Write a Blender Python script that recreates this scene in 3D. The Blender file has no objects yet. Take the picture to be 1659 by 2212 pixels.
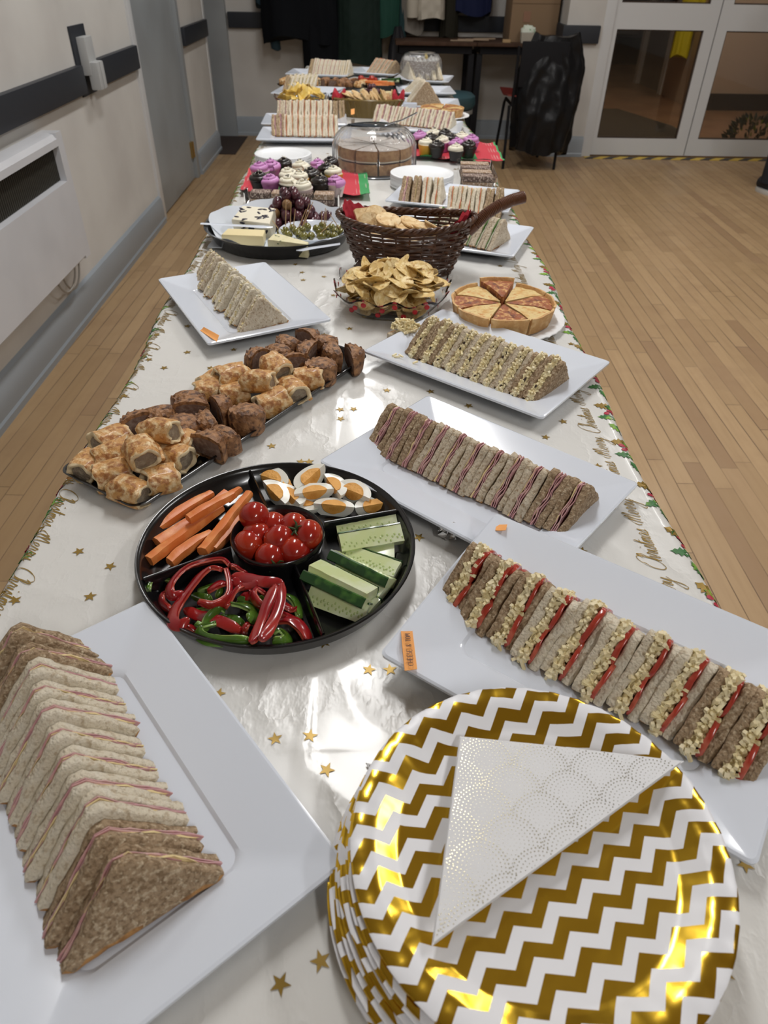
import bpy, bmesh, math, random
from math import sin, cos, pi, radians, sqrt, atan2, hypot
from mathutils import Vector, Matrix, Euler, noise
C = bpy.context.scene.collection
SC = bpy.context.scene
rnd = random.Random(7)
U = rnd.uniform
TZ = 0.75            # table top height
HC = 1.27            # camera height
# ---------------------------------------------------------------- camera
FPX = 1490.0; CX = 829.5; CY = 1106.0
def _n(v): return Vector(v).normalized()
dY = _n((800 - CX, -90 - CY, FPX))
dn = _n((-36.5, (FPX * FPX + 29.5 * 36.5) / 1196.0, FPX))
dn = (dn - dY * dn.dot(dY)).normalized()
dX = dn.cross(dY)
def ray(u, v):
    q = Vector((u - CX, v - CY, FPX))
    return Vector((dX.dot(q), dY.dot(q), -dn.dot(q)))
def P(u, v, z=TZ):
    d = ray(u, v); t = (z - HC) / d.z
    return Vector((d.x * t, d.y * t, z))
def PX(u, v, x):
    d = ray(u, v); t = x / d.x
    return Vector((x, d.y * t, HC + d.z * t))
def PY(u, v, y):
    d = ray(u, v); t = y / d.y
    return Vector((d.x * t, y, HC + d.z * t))
cam = bpy.data.cameras.new('camera'); camo = bpy.data.objects.new('camera', cam); C.objects.link(camo)
cam.sensor_fit = 'HORIZONTAL'; cam.sensor_width = 36.0; cam.lens = FPX / 1659.0 * 36.0
cam.clip_start = 0.01; cam.dof.use_dof = True; cam.dof.focus_distance = .85; cam.dof.aperture_fstop = 13
right = Vector((dX.x, dY.x, -dn.x)); down = Vector((dX.y, dY.y, -dn.y)); fwd = Vector((dX.z, dY.z, -dn.z))
m3 = Matrix((right, -down, -fwd)).transposed()
camo.matrix_world = Matrix.Translation((0, 0, HC)) @ m3.to_4x4()
SC.camera = camo
# ---------------------------------------------------------------- materials
MATS = {}
def mat(name, col=(.8, .8, .8), rough=.5, metal=0, bump=None, mix=None, trans=0, coat=0, sss=0, spec=None, alpha=1, emit=0, ior=None, sheen=0):
    """bump=(scale,strength,dist) ; mix=list of (scale, colour, lo, hi, detail)"""
    if name in MATS: return MATS[name]
    m = bpy.data.materials.new(name); m.use_nodes = True; MATS[name] = m
    nt = m.node_tree; b = nt.nodes['Principled BSDF']
    b.inputs['Base Color'].default_value = (*col, 1)
    b.inputs['Roughness'].default_value = rough
    b.inputs['Metallic'].default_value = metal
    if coat: b.inputs['Coat Weight'].default_value = coat; b.inputs['Coat Roughness'].default_value = .08
    if trans: b.inputs['Transmission Weight'].default_value = trans
    if ior: b.inputs['IOR'].default_value = ior
    if alpha < 1: b.inputs['Alpha'].default_value = alpha
    if spec is not None: b.inputs['Specular IOR Level'].default_value = spec
    if sheen: b.inputs['Sheen Weight'].default_value = sheen
    if sss:
        b.inputs['Subsurface Weight'].default_value = sss; b.inputs['Subsurface Scale'].default_value = .004
        b.inputs['Subsurface Radius'].default_value = (1, .5, .3)
    if emit:
        b.inputs['Emission Color'].default_value = (*col, 1); b.inputs['Emission Strength'].default_value = emit
    tc = None
    if bump or mix:
        tc = nt.nodes.new('ShaderNodeTexCoord')
    if mix:
        prev = None
        for i, (sc, c2, lo, hi, det) in enumerate(mix):
            n = nt.nodes.new('ShaderNodeTexNoise'); n.inputs['Scale'].default_value = sc; n.inputs['Detail'].default_value = det
            mp = nt.nodes.new('ShaderNodeMapping'); mp.inputs['Location'].default_value = (i * 3.1, i * 1.7, i * 2.3)
            nt.links.new(tc.outputs['Object'], mp.inputs[0]); nt.links.new(mp.outputs[0], n.inputs['Vector'])
            r = nt.nodes.new('ShaderNodeMapRange'); r.inputs[1].default_value = lo; r.inputs[2].default_value = hi
            nt.links.new(n.outputs['Fac'], r.inputs[0])
            x = nt.nodes.new('ShaderNodeMix'); x.data_type = 'RGBA'
            if prev is None: x.inputs[6].default_value = (*col, 1)
            else: nt.links.new(prev, x.inputs[6])
            x.inputs[7].default_value = (*c2, 1)
            nt.links.new(r.outputs[0], x.inputs[0]); prev = x.outputs[2]
        nt.links.new(prev, b.inputs['Base Color'])
    if bump:
        sc, st, di = bump[:3]
        n = nt.nodes.new('ShaderNodeTexNoise'); n.inputs['Scale'].default_value = sc; n.inputs['Detail'].default_value = bump[3] if len(bump) > 3 else 4
        nt.links.new(tc.outputs['Object'], n.inputs['Vector'])
        bp = nt.nodes.new('ShaderNodeBump'); bp.inputs['Strength'].default_value = st; bp.inputs['Distance'].default_value = di
        nt.links.new(n.outputs['Fac'], bp.inputs['Height']); nt.links.new(bp.outputs[0], b.inputs['Normal'])
    return m
def nodes_of(m): return m.node_tree, m.node_tree.nodes['Principled BSDF']
class NB:
    """tiny node builder"""
    def __init__(s, m): s.nt, s.b = nodes_of(m)
    def coord(s, w='Object'):
        t = s.nt.nodes.new('ShaderNodeTexCoord'); return t.outputs[w]
    def sep(s, v):
        n = s.nt.nodes.new('ShaderNodeSeparateXYZ'); s.nt.links.new(v, n.inputs[0]); return n.outputs
    def comb(s, x, y, z):
        n = s.nt.nodes.new('ShaderNodeCombineXYZ')
        for i, a in enumerate((x, y, z)):
            if isinstance(a, (int, float)): n.inputs[i].default_value = a
            else: s.nt.links.new(a, n.inputs[i])
        return n.outputs[0]
    def mth(s, op, a, b=0.0, c=None):
        n = s.nt.nodes.new('ShaderNodeMath'); n.operation = op
        for i, q in enumerate((a, b) if c is None else (a, b, c)):
            if isinstance(q, (int, float)): n.inputs[i].default_value = q
            else: s.nt.links.new(q, n.inputs[i])
        return n.outputs[0]
    def map(s, v, loc=(0, 0, 0), rot=(0, 0, 0), sc=(1, 1, 1)):
        n = s.nt.nodes.new('ShaderNodeMapping'); s.nt.links.new(v, n.inputs[0])
        n.inputs['Location'].default_value = loc; n.inputs['Rotation'].default_value = rot; n.inputs['Scale'].default_value = sc
        return n.outputs[0]
    def noise(s, v, sc, det=3, out='Fac'):
        n = s.nt.nodes.new('ShaderNodeTexNoise'); s.nt.links.new(v, n.inputs['Vector']); n.inputs['Scale'].default_value = sc; n.inputs['Detail'].default_value = det
        return n.outputs[out]
    def voro(s, v, sc, out='Distance', feat='F1', rand=1):
        n = s.nt.nodes.new('ShaderNodeTexVoronoi'); s.nt.links.new(v, n.inputs['Vector']); n.inputs['Scale'].default_value = sc; n.feature = feat
        n.inputs['Randomness'].default_value = rand
        return n.outputs[out]
    def rng(s, v, a, b, c=0, d=1):
        n = s.nt.nodes.new('ShaderNodeMapRange'); s.nt.links.new(v, n.inputs[0])
        for i, q in enumerate((a, b, c, d)): n.inputs[i + 1].default_value = q
        return n.outputs[0]
    def mixc(s, f, a, b):
        n = s.nt.nodes.new('ShaderNodeMix'); n.data_type = 'RGBA'
        for i, q in ((0, f), (6, a), (7, b)):
            if isinstance(q, (int, float)): n.inputs[i].default_value = q
            elif isinstance(q, tuple): n.inputs[i].default_value = (*q, 1)
            else: s.nt.links.new(q, n.inputs[i])
        return n.outputs[2]
    def set(s, name, v):
        if isinstance(v, (int, float)): s.b.inputs[name].default_value = v
        else: s.nt.links.new(v, s.b.inputs[name])
    def bump(s, h, st, di):
        n = s.nt.nodes.new('ShaderNodeBump'); n.inputs['Strength'].default_value = st; n.inputs['Distance'].default_value = di
        s.nt.links.new(h, n.inputs['Height']); s.nt.links.new(n.outputs[0], s.b.inputs['Normal'])
# ---------------------------------------------------------------- mesh builder
class MB:
    def __init__(s): s.v = []; s.f = []; s.m = []
    def add(s, verts, faces, mi=0):
        o = len(s.v); s.v += [Vector(p) for p in verts]
        for f in faces: s.f.append(tuple(i + o for i in f)); s.m.append(mi)
        return s
    def loft(s, rings, mi=0, cap=(True, True), close=True):
        n = len(rings[0]); V = [p for r in rings for p in r]; F = []
        for k in range(len(rings) - 1):
            for i in range(n if close else n - 1):
                j = (i + 1) % n; F.append((k * n + i, k * n + j, (k + 1) * n + j, (k + 1) * n + i))
        if cap[0]: F.append(tuple(range(n - 1, -1, -1)))
        if cap[1]: F.append(tuple(range((len(rings) - 1) * n, len(rings) * n)))
        return s.add(V, F, mi)
    def lathe(s, prof, n=32, c=(0, 0, 0), mi=0, cap=(True, True), sx=1, sy=1, wob=None):
        R = []
        for (r, z) in prof:
            ring = []
            for i in range(n):
                a = 2 * pi * i / n; rr = r * (1 + (wob(a, z) if wob else 0))
                ring.append((c[0] + rr * cos(a) * sx, c[1] + rr * sin(a) * sy, c[2] + z))
            R.append(ring)
        return s.loft(R, mi, cap)
    def box(s, x0, x1, y0, y1, z0, z1, mi=0):
        V = [(x, y, z) for z in (z0, z1) for y in (y0, y1) for x in (x0, x1)]
        return s.add(V, [(0, 2, 3, 1), (4, 5, 7, 6), (0, 1, 5, 4), (2, 6, 7, 3), (0, 4, 6, 2), (1, 3, 7, 5)], mi)
    def tube(s, pts, r, n=8, mi=0, cap=(True, True), closed=False, flat=1.0):
        pts = [Vector(p) for p in pts]; R = []; up = Vector((0, 0, 1)); N = len(pts)
        prev = None
        for i, p in enumerate(pts):
            a = pts[(i - 1) % N] if (closed or i > 0) else p; b = pts[(i + 1) % N] if (closed or i < N - 1) else p
            t = (b - a).normalized()
            if prev is None:
                x = t.cross(up)
                if x.length < .05: x = t.cross(Vector((0, 1, 0)))
                x.normalize()
            else:
                x = (prev - t * prev.dot(t)).normalized()
            prev = x; y = t.cross(x)
            rr = r[i] if isinstance(r, (list, tuple)) else r
            R.append([p + x * (rr * cos(2 * pi * k / n)) + y * (rr * flat * sin(2 * pi * k / n)) for k in range(n)])
        if closed:
            R.append(R[0]); s.loft(R, mi, (False, False))
        else: s.loft(R, mi, cap)
        return s
    def sphere(s, c, r, n=16, k=10, mi=0, sc=(1, 1, 1)):
        R = []
        for i in range(k + 1):
            t = pi * i / k; t = max(.02, min(pi - .02, t))
            R.append([(c[0] + r * sc[0] * sin(t) * cos(2 * pi * j / n), c[1] + r * sc[1] * sin(t) * sin(2 * pi * j / n), c[2] - r * sc[2] * cos(t)) for j in range(n)])
        return s.loft(R, mi)
    def disp(s, amp, sc, seed=0, start=0, axis=None, octv=1):
        for i in range(start, len(s.v)):
            p = s.v[i]; q = p * sc + Vector((seed * 7.13, seed * 3.7, seed * 1.9))
            d = noise.noise_vector(q)
            if octv > 1: d = d + noise.noise_vector(q * 2.3) * .5
            if axis: d = Vector((d.x * axis[0], d.y * axis[1], d.z * axis[2]))
            s.v[i] = p + d * amp
        return s
    def xf(s, M, start=0):
        for i in range(start, len(s.v)): s.v[i] = M @ s.v[i]
        return s
    def build(s, name, mats, parent=None, smooth=True, bevel=0, auto=None, segs=2):
        me = bpy.data.meshes.new(name); me.from_pydata([tuple(p) for p in s.v], [], s.f)
        if not isinstance(mats, (list, tuple)): mats = [mats]
        for q in mats: me.materials.append(q)
        for i, p in enumerate(me.polygons):
            p.material_index = min(s.m[i], len(mats) - 1)
        if bevel:
            bm = bmesh.new(); bm.from_mesh(me)
            bmesh.ops.recalc_face_normals(bm, faces=bm.faces)
            es = [e for e in bm.edges if e.is_manifold and e.calc_face_angle(0) > .5]
            bmesh.ops.bevel(bm, geom=es, offset=bevel, segments=segs, profile=.7, affect='EDGES', clamp_overlap=True)
            bm.to_mesh(me); bm.free()
        else:
            bm = bmesh.new(); bm.from_mesh(me); bmesh.ops.recalc_face_normals(bm, faces=bm.faces); bm.to_mesh(me); bm.free()
        if smooth:
            for p in me.polygons: p.use_smooth = True
            try: me.set_sharp_from_angle(angle=auto if auto else radians(42))
            except Exception: pass
        o = bpy.data.objects.new(name, me); C.objects.link(o)
        if parent is not None: o.parent = parent
        return o
def tag(o, label, cat, group=None, kind=None):
    o['label'] = label; o['category'] = cat
    if group: o['group'] = group
    if kind: o['kind'] = kind
    return o
def struct(o): o['kind'] = 'structure'; return o
def thing(name, label, cat, loc=(0, 0, 0), rz=0, group=None, rot=None):
    o = bpy.data.objects.new(name, None); C.objects.link(o); o.location = loc
    o.rotation_euler = rot if rot else (0, 0, rz); o.empty_display_size = .02
    return tag(o, label, cat, group)
KIDS = {}
def copy_tree(o, parent=None):
    c = o.copy(); C.objects.link(c)
    if parent is not None: c.parent = parent
    for ch in [q for q in C.objects if q.parent == o]: copy_tree(ch, c)
    return c
class Proto:
    """first use hands out the source itself, later uses hand out copies"""
    def __init__(s, root): s.root = root; s.used = False; s.kids = None
    def get(s):
        if not s.used: s.used = True; return s.root
        if s.kids is None:
            def desc(o): return [(k, desc(k)) for k in o.children]
            s.kids = desc(s.root)
        def cp(o, kids, parent):
            c = o.copy(); C.objects.link(c)
            if parent is not None: c.parent = parent
            for k, kk in kids: cp(k, kk, c)
            return c
        return cp(s.root, s.kids, None)
def place(o, loc, rot=(0, 0, 0), sc=1):
    o.location = loc; o.rotation_euler = rot
    o.scale = (sc, sc, sc) if isinstance(sc, (int, float)) else sc
    return o
ORD = ['first', 'second', 'third', 'fourth', 'fifth', 'sixth', 'seventh', 'eighth', 'ninth', 'tenth', 'eleventh', 'twelfth', 'thirteenth', 'fourteenth', 'fifteenth', 'sixteenth', 'seventeenth', 'eighteenth', 'nineteenth', 'twentieth']
def ordn(i, n, a='left', b='right'):
    if i == 0: return 'at the %s end' % a
    if i == n - 1: return 'at the %s end' % b
    if i <= n // 2: return '%s from the %s' % (ORD[i], a)
    return '%s from the %s' % (ORD[n - 1 - i], b)
# ---------------------------------------------------------------- common materials
M_plat = mat('white_melamine', (.72, .77, .86), .16, coat=.5)
M_blk = mat('black_plastic', (.006, .006, .007), .22, coat=.25)
M_breadW = mat('white_bread', (.76, .68, .53), .9, mix=[(260, (.56, .46, .32), .52, .66, 4), (60, (.82, .76, .63), .5, .75, 2)], bump=(380, 1, .0034, 6))
M_breadB = mat('brown_bread', (.42, .30, .185), .9, mix=[(260, (.25, .165, .09), .47, .62, 3), (300, (.60, .48, .33), .54, .66, 2)], bump=(360, 1, .0036, 6))
M_breadH = mat('oat_bread', (.64, .54, .40), .9, mix=[(240, (.40, .29, .18), .52, .66, 3), (190, (.74, .66, .52), .52, .7, 2)], bump=(380, 1, .0034, 6))
M_crust = mat('bread_crust', (.50, .26, .09), .75, mix=[(120, (.24, .11, .04), .45, .7, 3)], bump=(300, .8, .002))
M_ham = mat('ham', (.56, .30, .31), .42, mix=[(90, (.72, .47, .43), .45, .7, 2)], sss=.15)
M_butter = mat('butter', (.78, .62, .32), .5)
M_cheese = mat('grated_cheese', (.84, .72, .42), .5, mix=[(60, (.86, .76, .52), .4, .7, 2)], sss=.1)
M_tom = mat('tomato_flesh', (.42, .045, .025), .22, mix=[(80, (.58, .15, .09), .5, .75, 2)], sss=.1, coat=.3)
M_pick = mat('pickle', (.035, .015, .01), .3)
M_egg = mat('egg_filling', (.74, .62, .34), .6, mix=[(150, (.80, .76, .62), .45, .6, 2)], bump=(200, .6, .002))
M_green = mat('salad_leaf', (.11, .25, .04), .5)
M_note = mat('orange_note_paper', (.95, .42, .12), .7)
M_ink = mat('note_ink', (.10, .035, .02), .6)
# ================================================================ table + cloth
TX0, TX1, TY0, TY1 = -.385, .385, -.22, 5.0
def fold(x, c, w): return math.exp(-((x - c) / w) ** 2)
def ridged(q):
    return 1 - abs(noise.noise(q)) * 2
def cloth_h(x, y):
    """height of the wrinkled plastic cloth above the table top"""
    h = .0012
    w = noise.noise(Vector((x * 3, y * 2.2, 1.3)))
    a = ridged(Vector((x * 6 + w * 2, y * 4 + w, 4.7))); a = max(0, a) ** 5
    b = ridged(Vector((x * 11 + y * 5, y * 9 - x * 4, 9.1))); b = max(0, b) ** 6
    amp = .35 + .65 * max(0, noise.noise(Vector((x * 2.5, y * 1.6, 7))) + .3)
    h += (a * .0022 + b * .0010) * amp + noise.noise(Vector((x * 8, y * 7, 2))) * .0005
    for cx in (-.055, .31): h += .0016 * fold(x, cx + .004 * sin(y * 9), .0022) * (.5 + .5 * noise.noise(Vector((cx, y * 3, 0))))
    for cy in (.335, .66, .985, 1.31, 1.64, 2.2, 2.8): h += .0014 * fold(y, cy + .01 * sin(x * 6), .0025) * (.5 + .6 * noise.noise(Vector((x * 3, cy, 0))))
    return h
def halfw(y, sg):
    b = .388 if sg < 0 else .360 + .019 * min(2.2, max(0, y - .45))
    return b + .005 * sin(y * 5.3) + .004 * sin(y * 13.1 + 1) * sg
def cloth_pt(s, y):
    """s = arc coordinate across the table (0 = centre), wraps down over the edges"""
    R = .012; sg = 1 if s >= 0 else -1; a = abs(s); half = halfw(y, sg)
    if a < half - R: return Vector((s, y, TZ + cloth_h(s, y)))
    h0 = cloth_h(sg * (half - R), y)
    arc = (a - (half - R)) / R
    if arc < pi / 2:
        return Vector((sg * (half - R + (R + h0 * 0) * sin(arc)), y, TZ + h0 - R * (1 - cos(arc))))
    d = (a - (half - R)) - R * pi / 2
    wav = .010 * sin(y * 16 + sg) * min(1, d / .12) + .006 * sin(y * 37) * min(1, d / .15)
    return Vector((sg * (half + .004 + wav + d * .06), y, TZ + h0 - R - d))
ys = []; y = TY0
while y < TY1: ys.append(y); y += .0065 if y < 1.1 else (.012 if y < 1.9 else .035)
ys.append(TY1)
ss = [-.62 + i * .02 for i in range(11)]
x = -.415
while x < .4151: ss.append(x); x += .0058
ss += [.42 + i * .02 for i in range(1, 11)]
ss = sorted(set(round(q, 5) for q in ss))
V = [cloth_pt(s_, y_) for y_ in ys for s_ in ss]
# far end drop
n = len(ss)
F = [(j * n + i, j * n + i + 1, (j + 1) * n + i + 1, (j + 1) * n + i) for j in range(len(ys) - 1) for i in range(n - 1)]
mb = MB().add(V, F)
o0 = len(mb.v)
for k, dz in enumerate((.01, .1, .2)):
    for s_ in ss:
        p = cloth_pt(s_, TY1); mb.v.append(Vector((p.x, TY1 + .006 + .006 * sin(s_ * 30), p.z - dz)))
base = (len(ys) - 1) * n
for k in range(3):
    a = base if k == 0 else o0 + (k - 1) * n; b = o0 + k * n
    for i in range(n - 1): mb.f.append((a + i, a + i + 1, b + i + 1, b + i)); mb.m.append(0)
M_cloth = mat('glossy_plastic_cloth', (.70, .695, .67), .30, coat=.22)
q = NB(M_cloth); co = q.coord()
n1 = q.noise(q.map(co, sc=(14, 9, 1)), 1.0, 5); n2 = q.noise(q.map(co, rot=(0, 0, .6), sc=(60, 22, 1)), 1.0, 3)
ri = q.mth('ABSOLUTE', q.mth('SUBTRACT', n1, .5)); ri = q.mth('POWER', q.mth('SUBTRACT', 1.0, q.mth('MULTIPLY', ri, 2.0)), 12.0)
hh = q.mth('ADD', q.mth('MULTIPLY', ri, .8), q.mth('MULTIPLY', n2, .12))
q.bump(hh, .16, .004)
cloth_mb = mb
clothtag = ( 'white glossy plastic tablecloth printed with gold stars, holly and Merry Christmas', 'tablecloth')
# ---- printed marks follow the cloth
def on_cloth(s_, y_, e=.0006):
    p = cloth_pt(s_, y_); q1 = cloth_pt(s_ + .002, y_) - p; q2 = cloth_pt(s_, y_ + .002) - p
    nn = q1.cross(q2).normalized(); return p + nn * e
def decal(mbx, poly, s0, y0, e=.0008, mi=0):
    V = [on_cloth(s0, y0, e)] + [on_cloth(s0 + a, y0 + b, e) for a, b in poly]
    k = len(poly); mbx.add(V, [(0, 1 + i, 1 + (i + 1) % k) for i in range(k)], mi)
M_gold = mat('gold_print', (.30, .19, .035), .38, metal=.45)
M_red = mat('berry_red_print', (.42, .02, .05), .4)
M_hol = mat('holly_green_print', (.035, .16, .04), .4, mix=[(45, (.22, .42, .04), .5, .6, 1)])
st = MB()
def star(mbx, s0, y0, r, a0):
    pl = [((r if i % 2 == 0 else r * .4) * cos(a0 + i * pi / 5), (r if i % 2 == 0 else r * .4) * sin(a0 + i * pi / 5)) for i in range(10)]
    decal(mbx, pl, s0, y0)
starpx = [(34,1300),(196,1293),(171,1194),(48,1415),(473,1501),(595,1600),(706,1666),(797,1450),(693,2080),(607,2130),(313,2190),(1562,2100),(1608,1870),(1256,1192),(1356,1252),(905,1163),(1216,913),(1178,947),(1290,1010),(736,907),(587,966),(668,1000),(764,886),(836,846),(930,848),(1012,879),(735,887),(269,858),(203,928),(322,779),(264,790),(355,797),(405,707),(405,763),(455,797),(505,757),(339,725),(755,712),(700,725),(1160,1300),(700,1392),(1033,1180),(862,1150),(650,1000),(720,640),(655,607),(740,470),(700,600),(1080,576),(1155,715),(1233,745)]
for (u, v) in starpx:
    p = P(u, v); star(st, p.x, p.y, U(.0068, .0078), U(0, 6))
yy = 1.45
while yy < 4.8:
    for k in range(2): star(st, U(-.3, .3), yy + U(0, .1), .0072, U(0, 6))
    yy += .11
for (a, b) in ((-.3, -.1), (-.1, .02), (-.28, .55), (-.35, .36), (.3, .1), (.33, .22), (.02, .41), (-.05, .34)): star(st, a, b, .0072, U(0, 6))

# handwriting strokes: letters as smooth point lists, x advance, x-height 1
LET = {
 'M': ([[(-.35,.2),(-.5,.6),(-.3,1.0),(.0,1.3),(.15,1.5),(.05,.7),(0,0)],[(.03,.5),(.3,1.3),(.5,1.75),(.52,1.0),(.45,.1)],[(.5,.7),(.8,1.5),(1.0,1.85),(1.0,.9),(1.0,.15),(1.15,.0),(1.35,.25)]],1.35),
 'e': ([[(0,.25),(.35,.5),(.45,.85),(.28,1.0),(.1,.7),(.12,.2),(.35,.0),(.6,.25)]],.6),
 'r': ([[(0,.25),(.15,.7),(.25,1.1),(.35,.9),(.5,.9),(.42,.4),(.5,.02),(.7,.25)]],.65),
 'y': ([[(0,.25),(.1,.9),(.1,.3),(.25,.05),(.45,.4),(.55,.95),(.5,.1),(.35,-.8),(.0,-1.3),(-.3,-1.1),(0,-.6),(.5,-.1),(.9,.35)]],.9),
 'C': ([[(1.3,1.7),(1.5,2.1),(1.2,2.4),(.6,2.1),(.1,1.2),(.1,.3),(.5,-.1),(1.0,.1),(1.4,.5)]],1.3),
 'h': ([[(0,.3),(.4,1.4),(.5,2.1),(.35,2.2),(.22,1.4),(.15,0)],[(.16,.3),(.4,.95),(.58,.9),(.52,.3),(.6,.0),(.8,.25)]],.75),
 'i': ([[(0,.25),(.15,.95),(.12,.3),(.22,.0),(.42,.25)],[(.22,1.5),(.27,1.6)]],.4),
 's': ([[(0,.25),(.3,1.05),(.32,.7),(.4,.3),(.2,.0),(.02,.1),(.3,.08),(.6,.25)]],.52),
 't': ([[(0,.3),(.3,1.9),(.2,.6),(.25,.0),(.5,.25)],[(0,1.25),(.3,1.32),(.62,1.35)]],.48),
 'm': ([[(0,.3),(.12,.9),(.12,0)],[(.13,.5),(.32,.95),(.4,.7),(.38,0)],[(.4,.5),(.6,.95),(.7,.7),(.68,.05),(.9,.25)]],.85),
 'a': ([[(.5,.85),(.3,1.0),(.05,.6),(.1,.05),(.35,.15),(.52,.8),(.5,.2),(.6,.0),(.8,.25)]],.75),
}
def smooth_pts(pts, k=5):
    out = []; n_ = len(pts)
    for i in range(n_ - 1):
        p0 = pts[max(i - 1, 0)]; p1 = pts[i]; p2 = pts[i + 1]; p3 = pts[min(i + 2, n_ - 1)]
        for j in range(k):
            t = j / k
            out.append(tuple(.5 * (2 * p1[a] + (p2[a] - p0[a]) * t + (2 * p0[a] - 5 * p1[a] + 4 * p2[a] - p3[a]) * t * t + (3 * p1[a] - p0[a] - 3 * p2[a] + p3[a]) * t ** 3) for a in (0, 1)))
    out.append(pts[-1]); return out
def word_strokes(w, table, shear=.35):
    x0 = 0; res = []
    for ch in w:
        if ch == ' ': x0 += .6; continue
        S_, adv = table[ch]
        for s_ in S_: res.append([(x0 + a + b * shear, b) for a, b in smooth_pts(s_)])
        x0 += adv
    return res, x0
def ribbon(mbx, pts, w, fn):
    L, R = [], []
    for i, p in enumerate(pts):
        a = pts[max(i - 1, 0)]; b = pts[min(i + 1, len(pts) - 1)]
        dx, dy = b[0] - a[0], b[1] - a[1]; l = hypot(dx, dy) or 1; nx, ny = -dy / l * w, dx / l * w
        ww = 1.25 if abs(dy) > abs(dx) else .7
        L.append(fn(p[0] + nx * ww, p[1] + ny * ww)); R.append(fn(p[0] - nx * ww, p[1] - ny * ww))
    k = len(pts); mbx.add(L + R, [(i, i + 1, k + i + 1, k + i) for i in range(k - 1)])
tx = MB(); XH = .0112
def merry(s0, y0, side=1):
    S1, w1 = word_strokes('Merry', LET); S2, w2 = word_strokes('Christmas', LET)
    f1 = lambda a, b: on_cloth(s0 - side * b * XH * 1.0, y0 + side * a * XH, .0007)
    for s_ in S1: ribbon(tx, s_, .042, f1)
    off = w1 * XH + .010
    f2 = lambda a, b: on_cloth(s0 - side * (b * XH), y0 + side * (off + a * XH), .0007)
    for s_ in S2: ribbon(tx, s_, .042, f2)
pitch = .1395
yy = -.071
while yy < 4.7:
    merry(.326, yy, 1); merry(-.380, yy + .12, -1); yy += pitch

hl = MB(); gl = MB(); br = MB()
def leaf(mbx, s0, y0, L, W, a):
    pts = []; L *= .82; W *= .8
    k = 5
    for i in range(k + 1):
        t = i / k; pts.append((t * L, W * sin(pi * t) * 1.25 + .0003))
        if i < k: pts.append(((t + .5 / k) * L, W * sin(pi * (t + .5 / k)) * .62))
    low = [(x_, -y_) for x_, y_ in pts[::-1]]
    pl = [(x_ * cos(a) - y_ * sin(a), x_ * sin(a) + y_ * cos(a)) for x_, y_ in pts + low]
    cxm, cym = L / 2 * cos(a), L / 2 * sin(a)
    decal(mbx, [(p_[0] - cxm, p_[1] - cym) for p_ in pl], s0 + cxm, y0 + cym)
for side in (1, -1):
    yy = -.15
    while yy < 4.9:
        s0 = side * (halfw(yy, side) + (.003 if side > 0 else .012))
        leaf(hl, s0 + side * .002, yy, .034, .009, pi / 2 * (1 - side) + side * U(1.9, 2.6) if side > 0 else U(.4, 1.2))
        leaf(hl, s0 + side * .000, yy + .036, .036, .008, U(2.9, 3.6) if side > 0 else U(-.4, .4))
        leaf(gl, s0 + side * .002, yy + .066, .036, .010, U(2.2, 3.1) if side > 0 else U(0, .9))
        leaf(hl, s0 + side * .004, yy + .080, .03, .009, U(3.6, 4.2) if side > 0 else U(-1, -.4))
        for k in range(5):
            a_ = U(0, 6.28); decal(br, [(.0042 * cos(i), .0034 * sin(i)) for i in [j * 2 * pi / 8 for j in range(8)]], s0 - side * .006 + U(-.008, .008), yy + .056 + U(-.010, .010), .001)
        yy += .098
for src, mi in ((st, 1), (tx, 1), (gl, 1), (hl, 2), (br, 3)): cloth_mb.add(src.v, src.f, mi)
cloth = cloth_mb.build('tablecloth', [M_cloth, M_gold, M_hol, M_red], auto=radians(80))
tag(cloth, *clothtag)
# folding tables beneath the cloth
M_wood = mat('table_board', (.22, .13, .07), .5); M_steel = mat('grey_steel', (.2, .2, .21), .35, metal=.8)
for i, (a, b) in enumerate(((-.2, 1.55), (1.56, 3.26), (3.27, 4.98))):
    t = thing('trestle_table', ['near', 'middle', 'far'][i] + ' trestle table of the row, under the white cloth', 'table', (0, (a + b) / 2, 0), 0, 'tables of the buffet row')
    l = (b - a) / 2
    MB().box(-.372, .342, -l, l, TZ - .03, TZ - .003).build('tabletop', M_wood, t, bevel=.003)
    for sx in (-1, 1):
        for sy in (-1, 1):
            MB().tube([(sx * .30, sy * (l - .15), TZ - .03), (sx * .32, sy * (l - .12), 0.0)], .013, 10).build('leg', M_steel, t)
# ================================================================ room
M_wall = mat('painted_wall', (.60, .585, .555), .75, mix=[(2.5, (.52, .50, .475), .4, .7, 3)], bump=(60, .15, .003))
M_trimw = mat('white_gloss_trim', (.62, .63, .64), .3)
M_greyp = mat('grey_gloss_paint', (.30, .325, .34), .38, mix=[(3, (.26, .275, .285), .4, .7, 2)])
M_skirt = mat('pale_grey_skirting', (.30, .335, .37), .35)
M_dado = mat('charcoal_rail', (.018, .022, .03), .5, bump=(300, .15, .001))
M_ceil = mat('ceiling_paint', (.6, .6, .58), .8)
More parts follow.
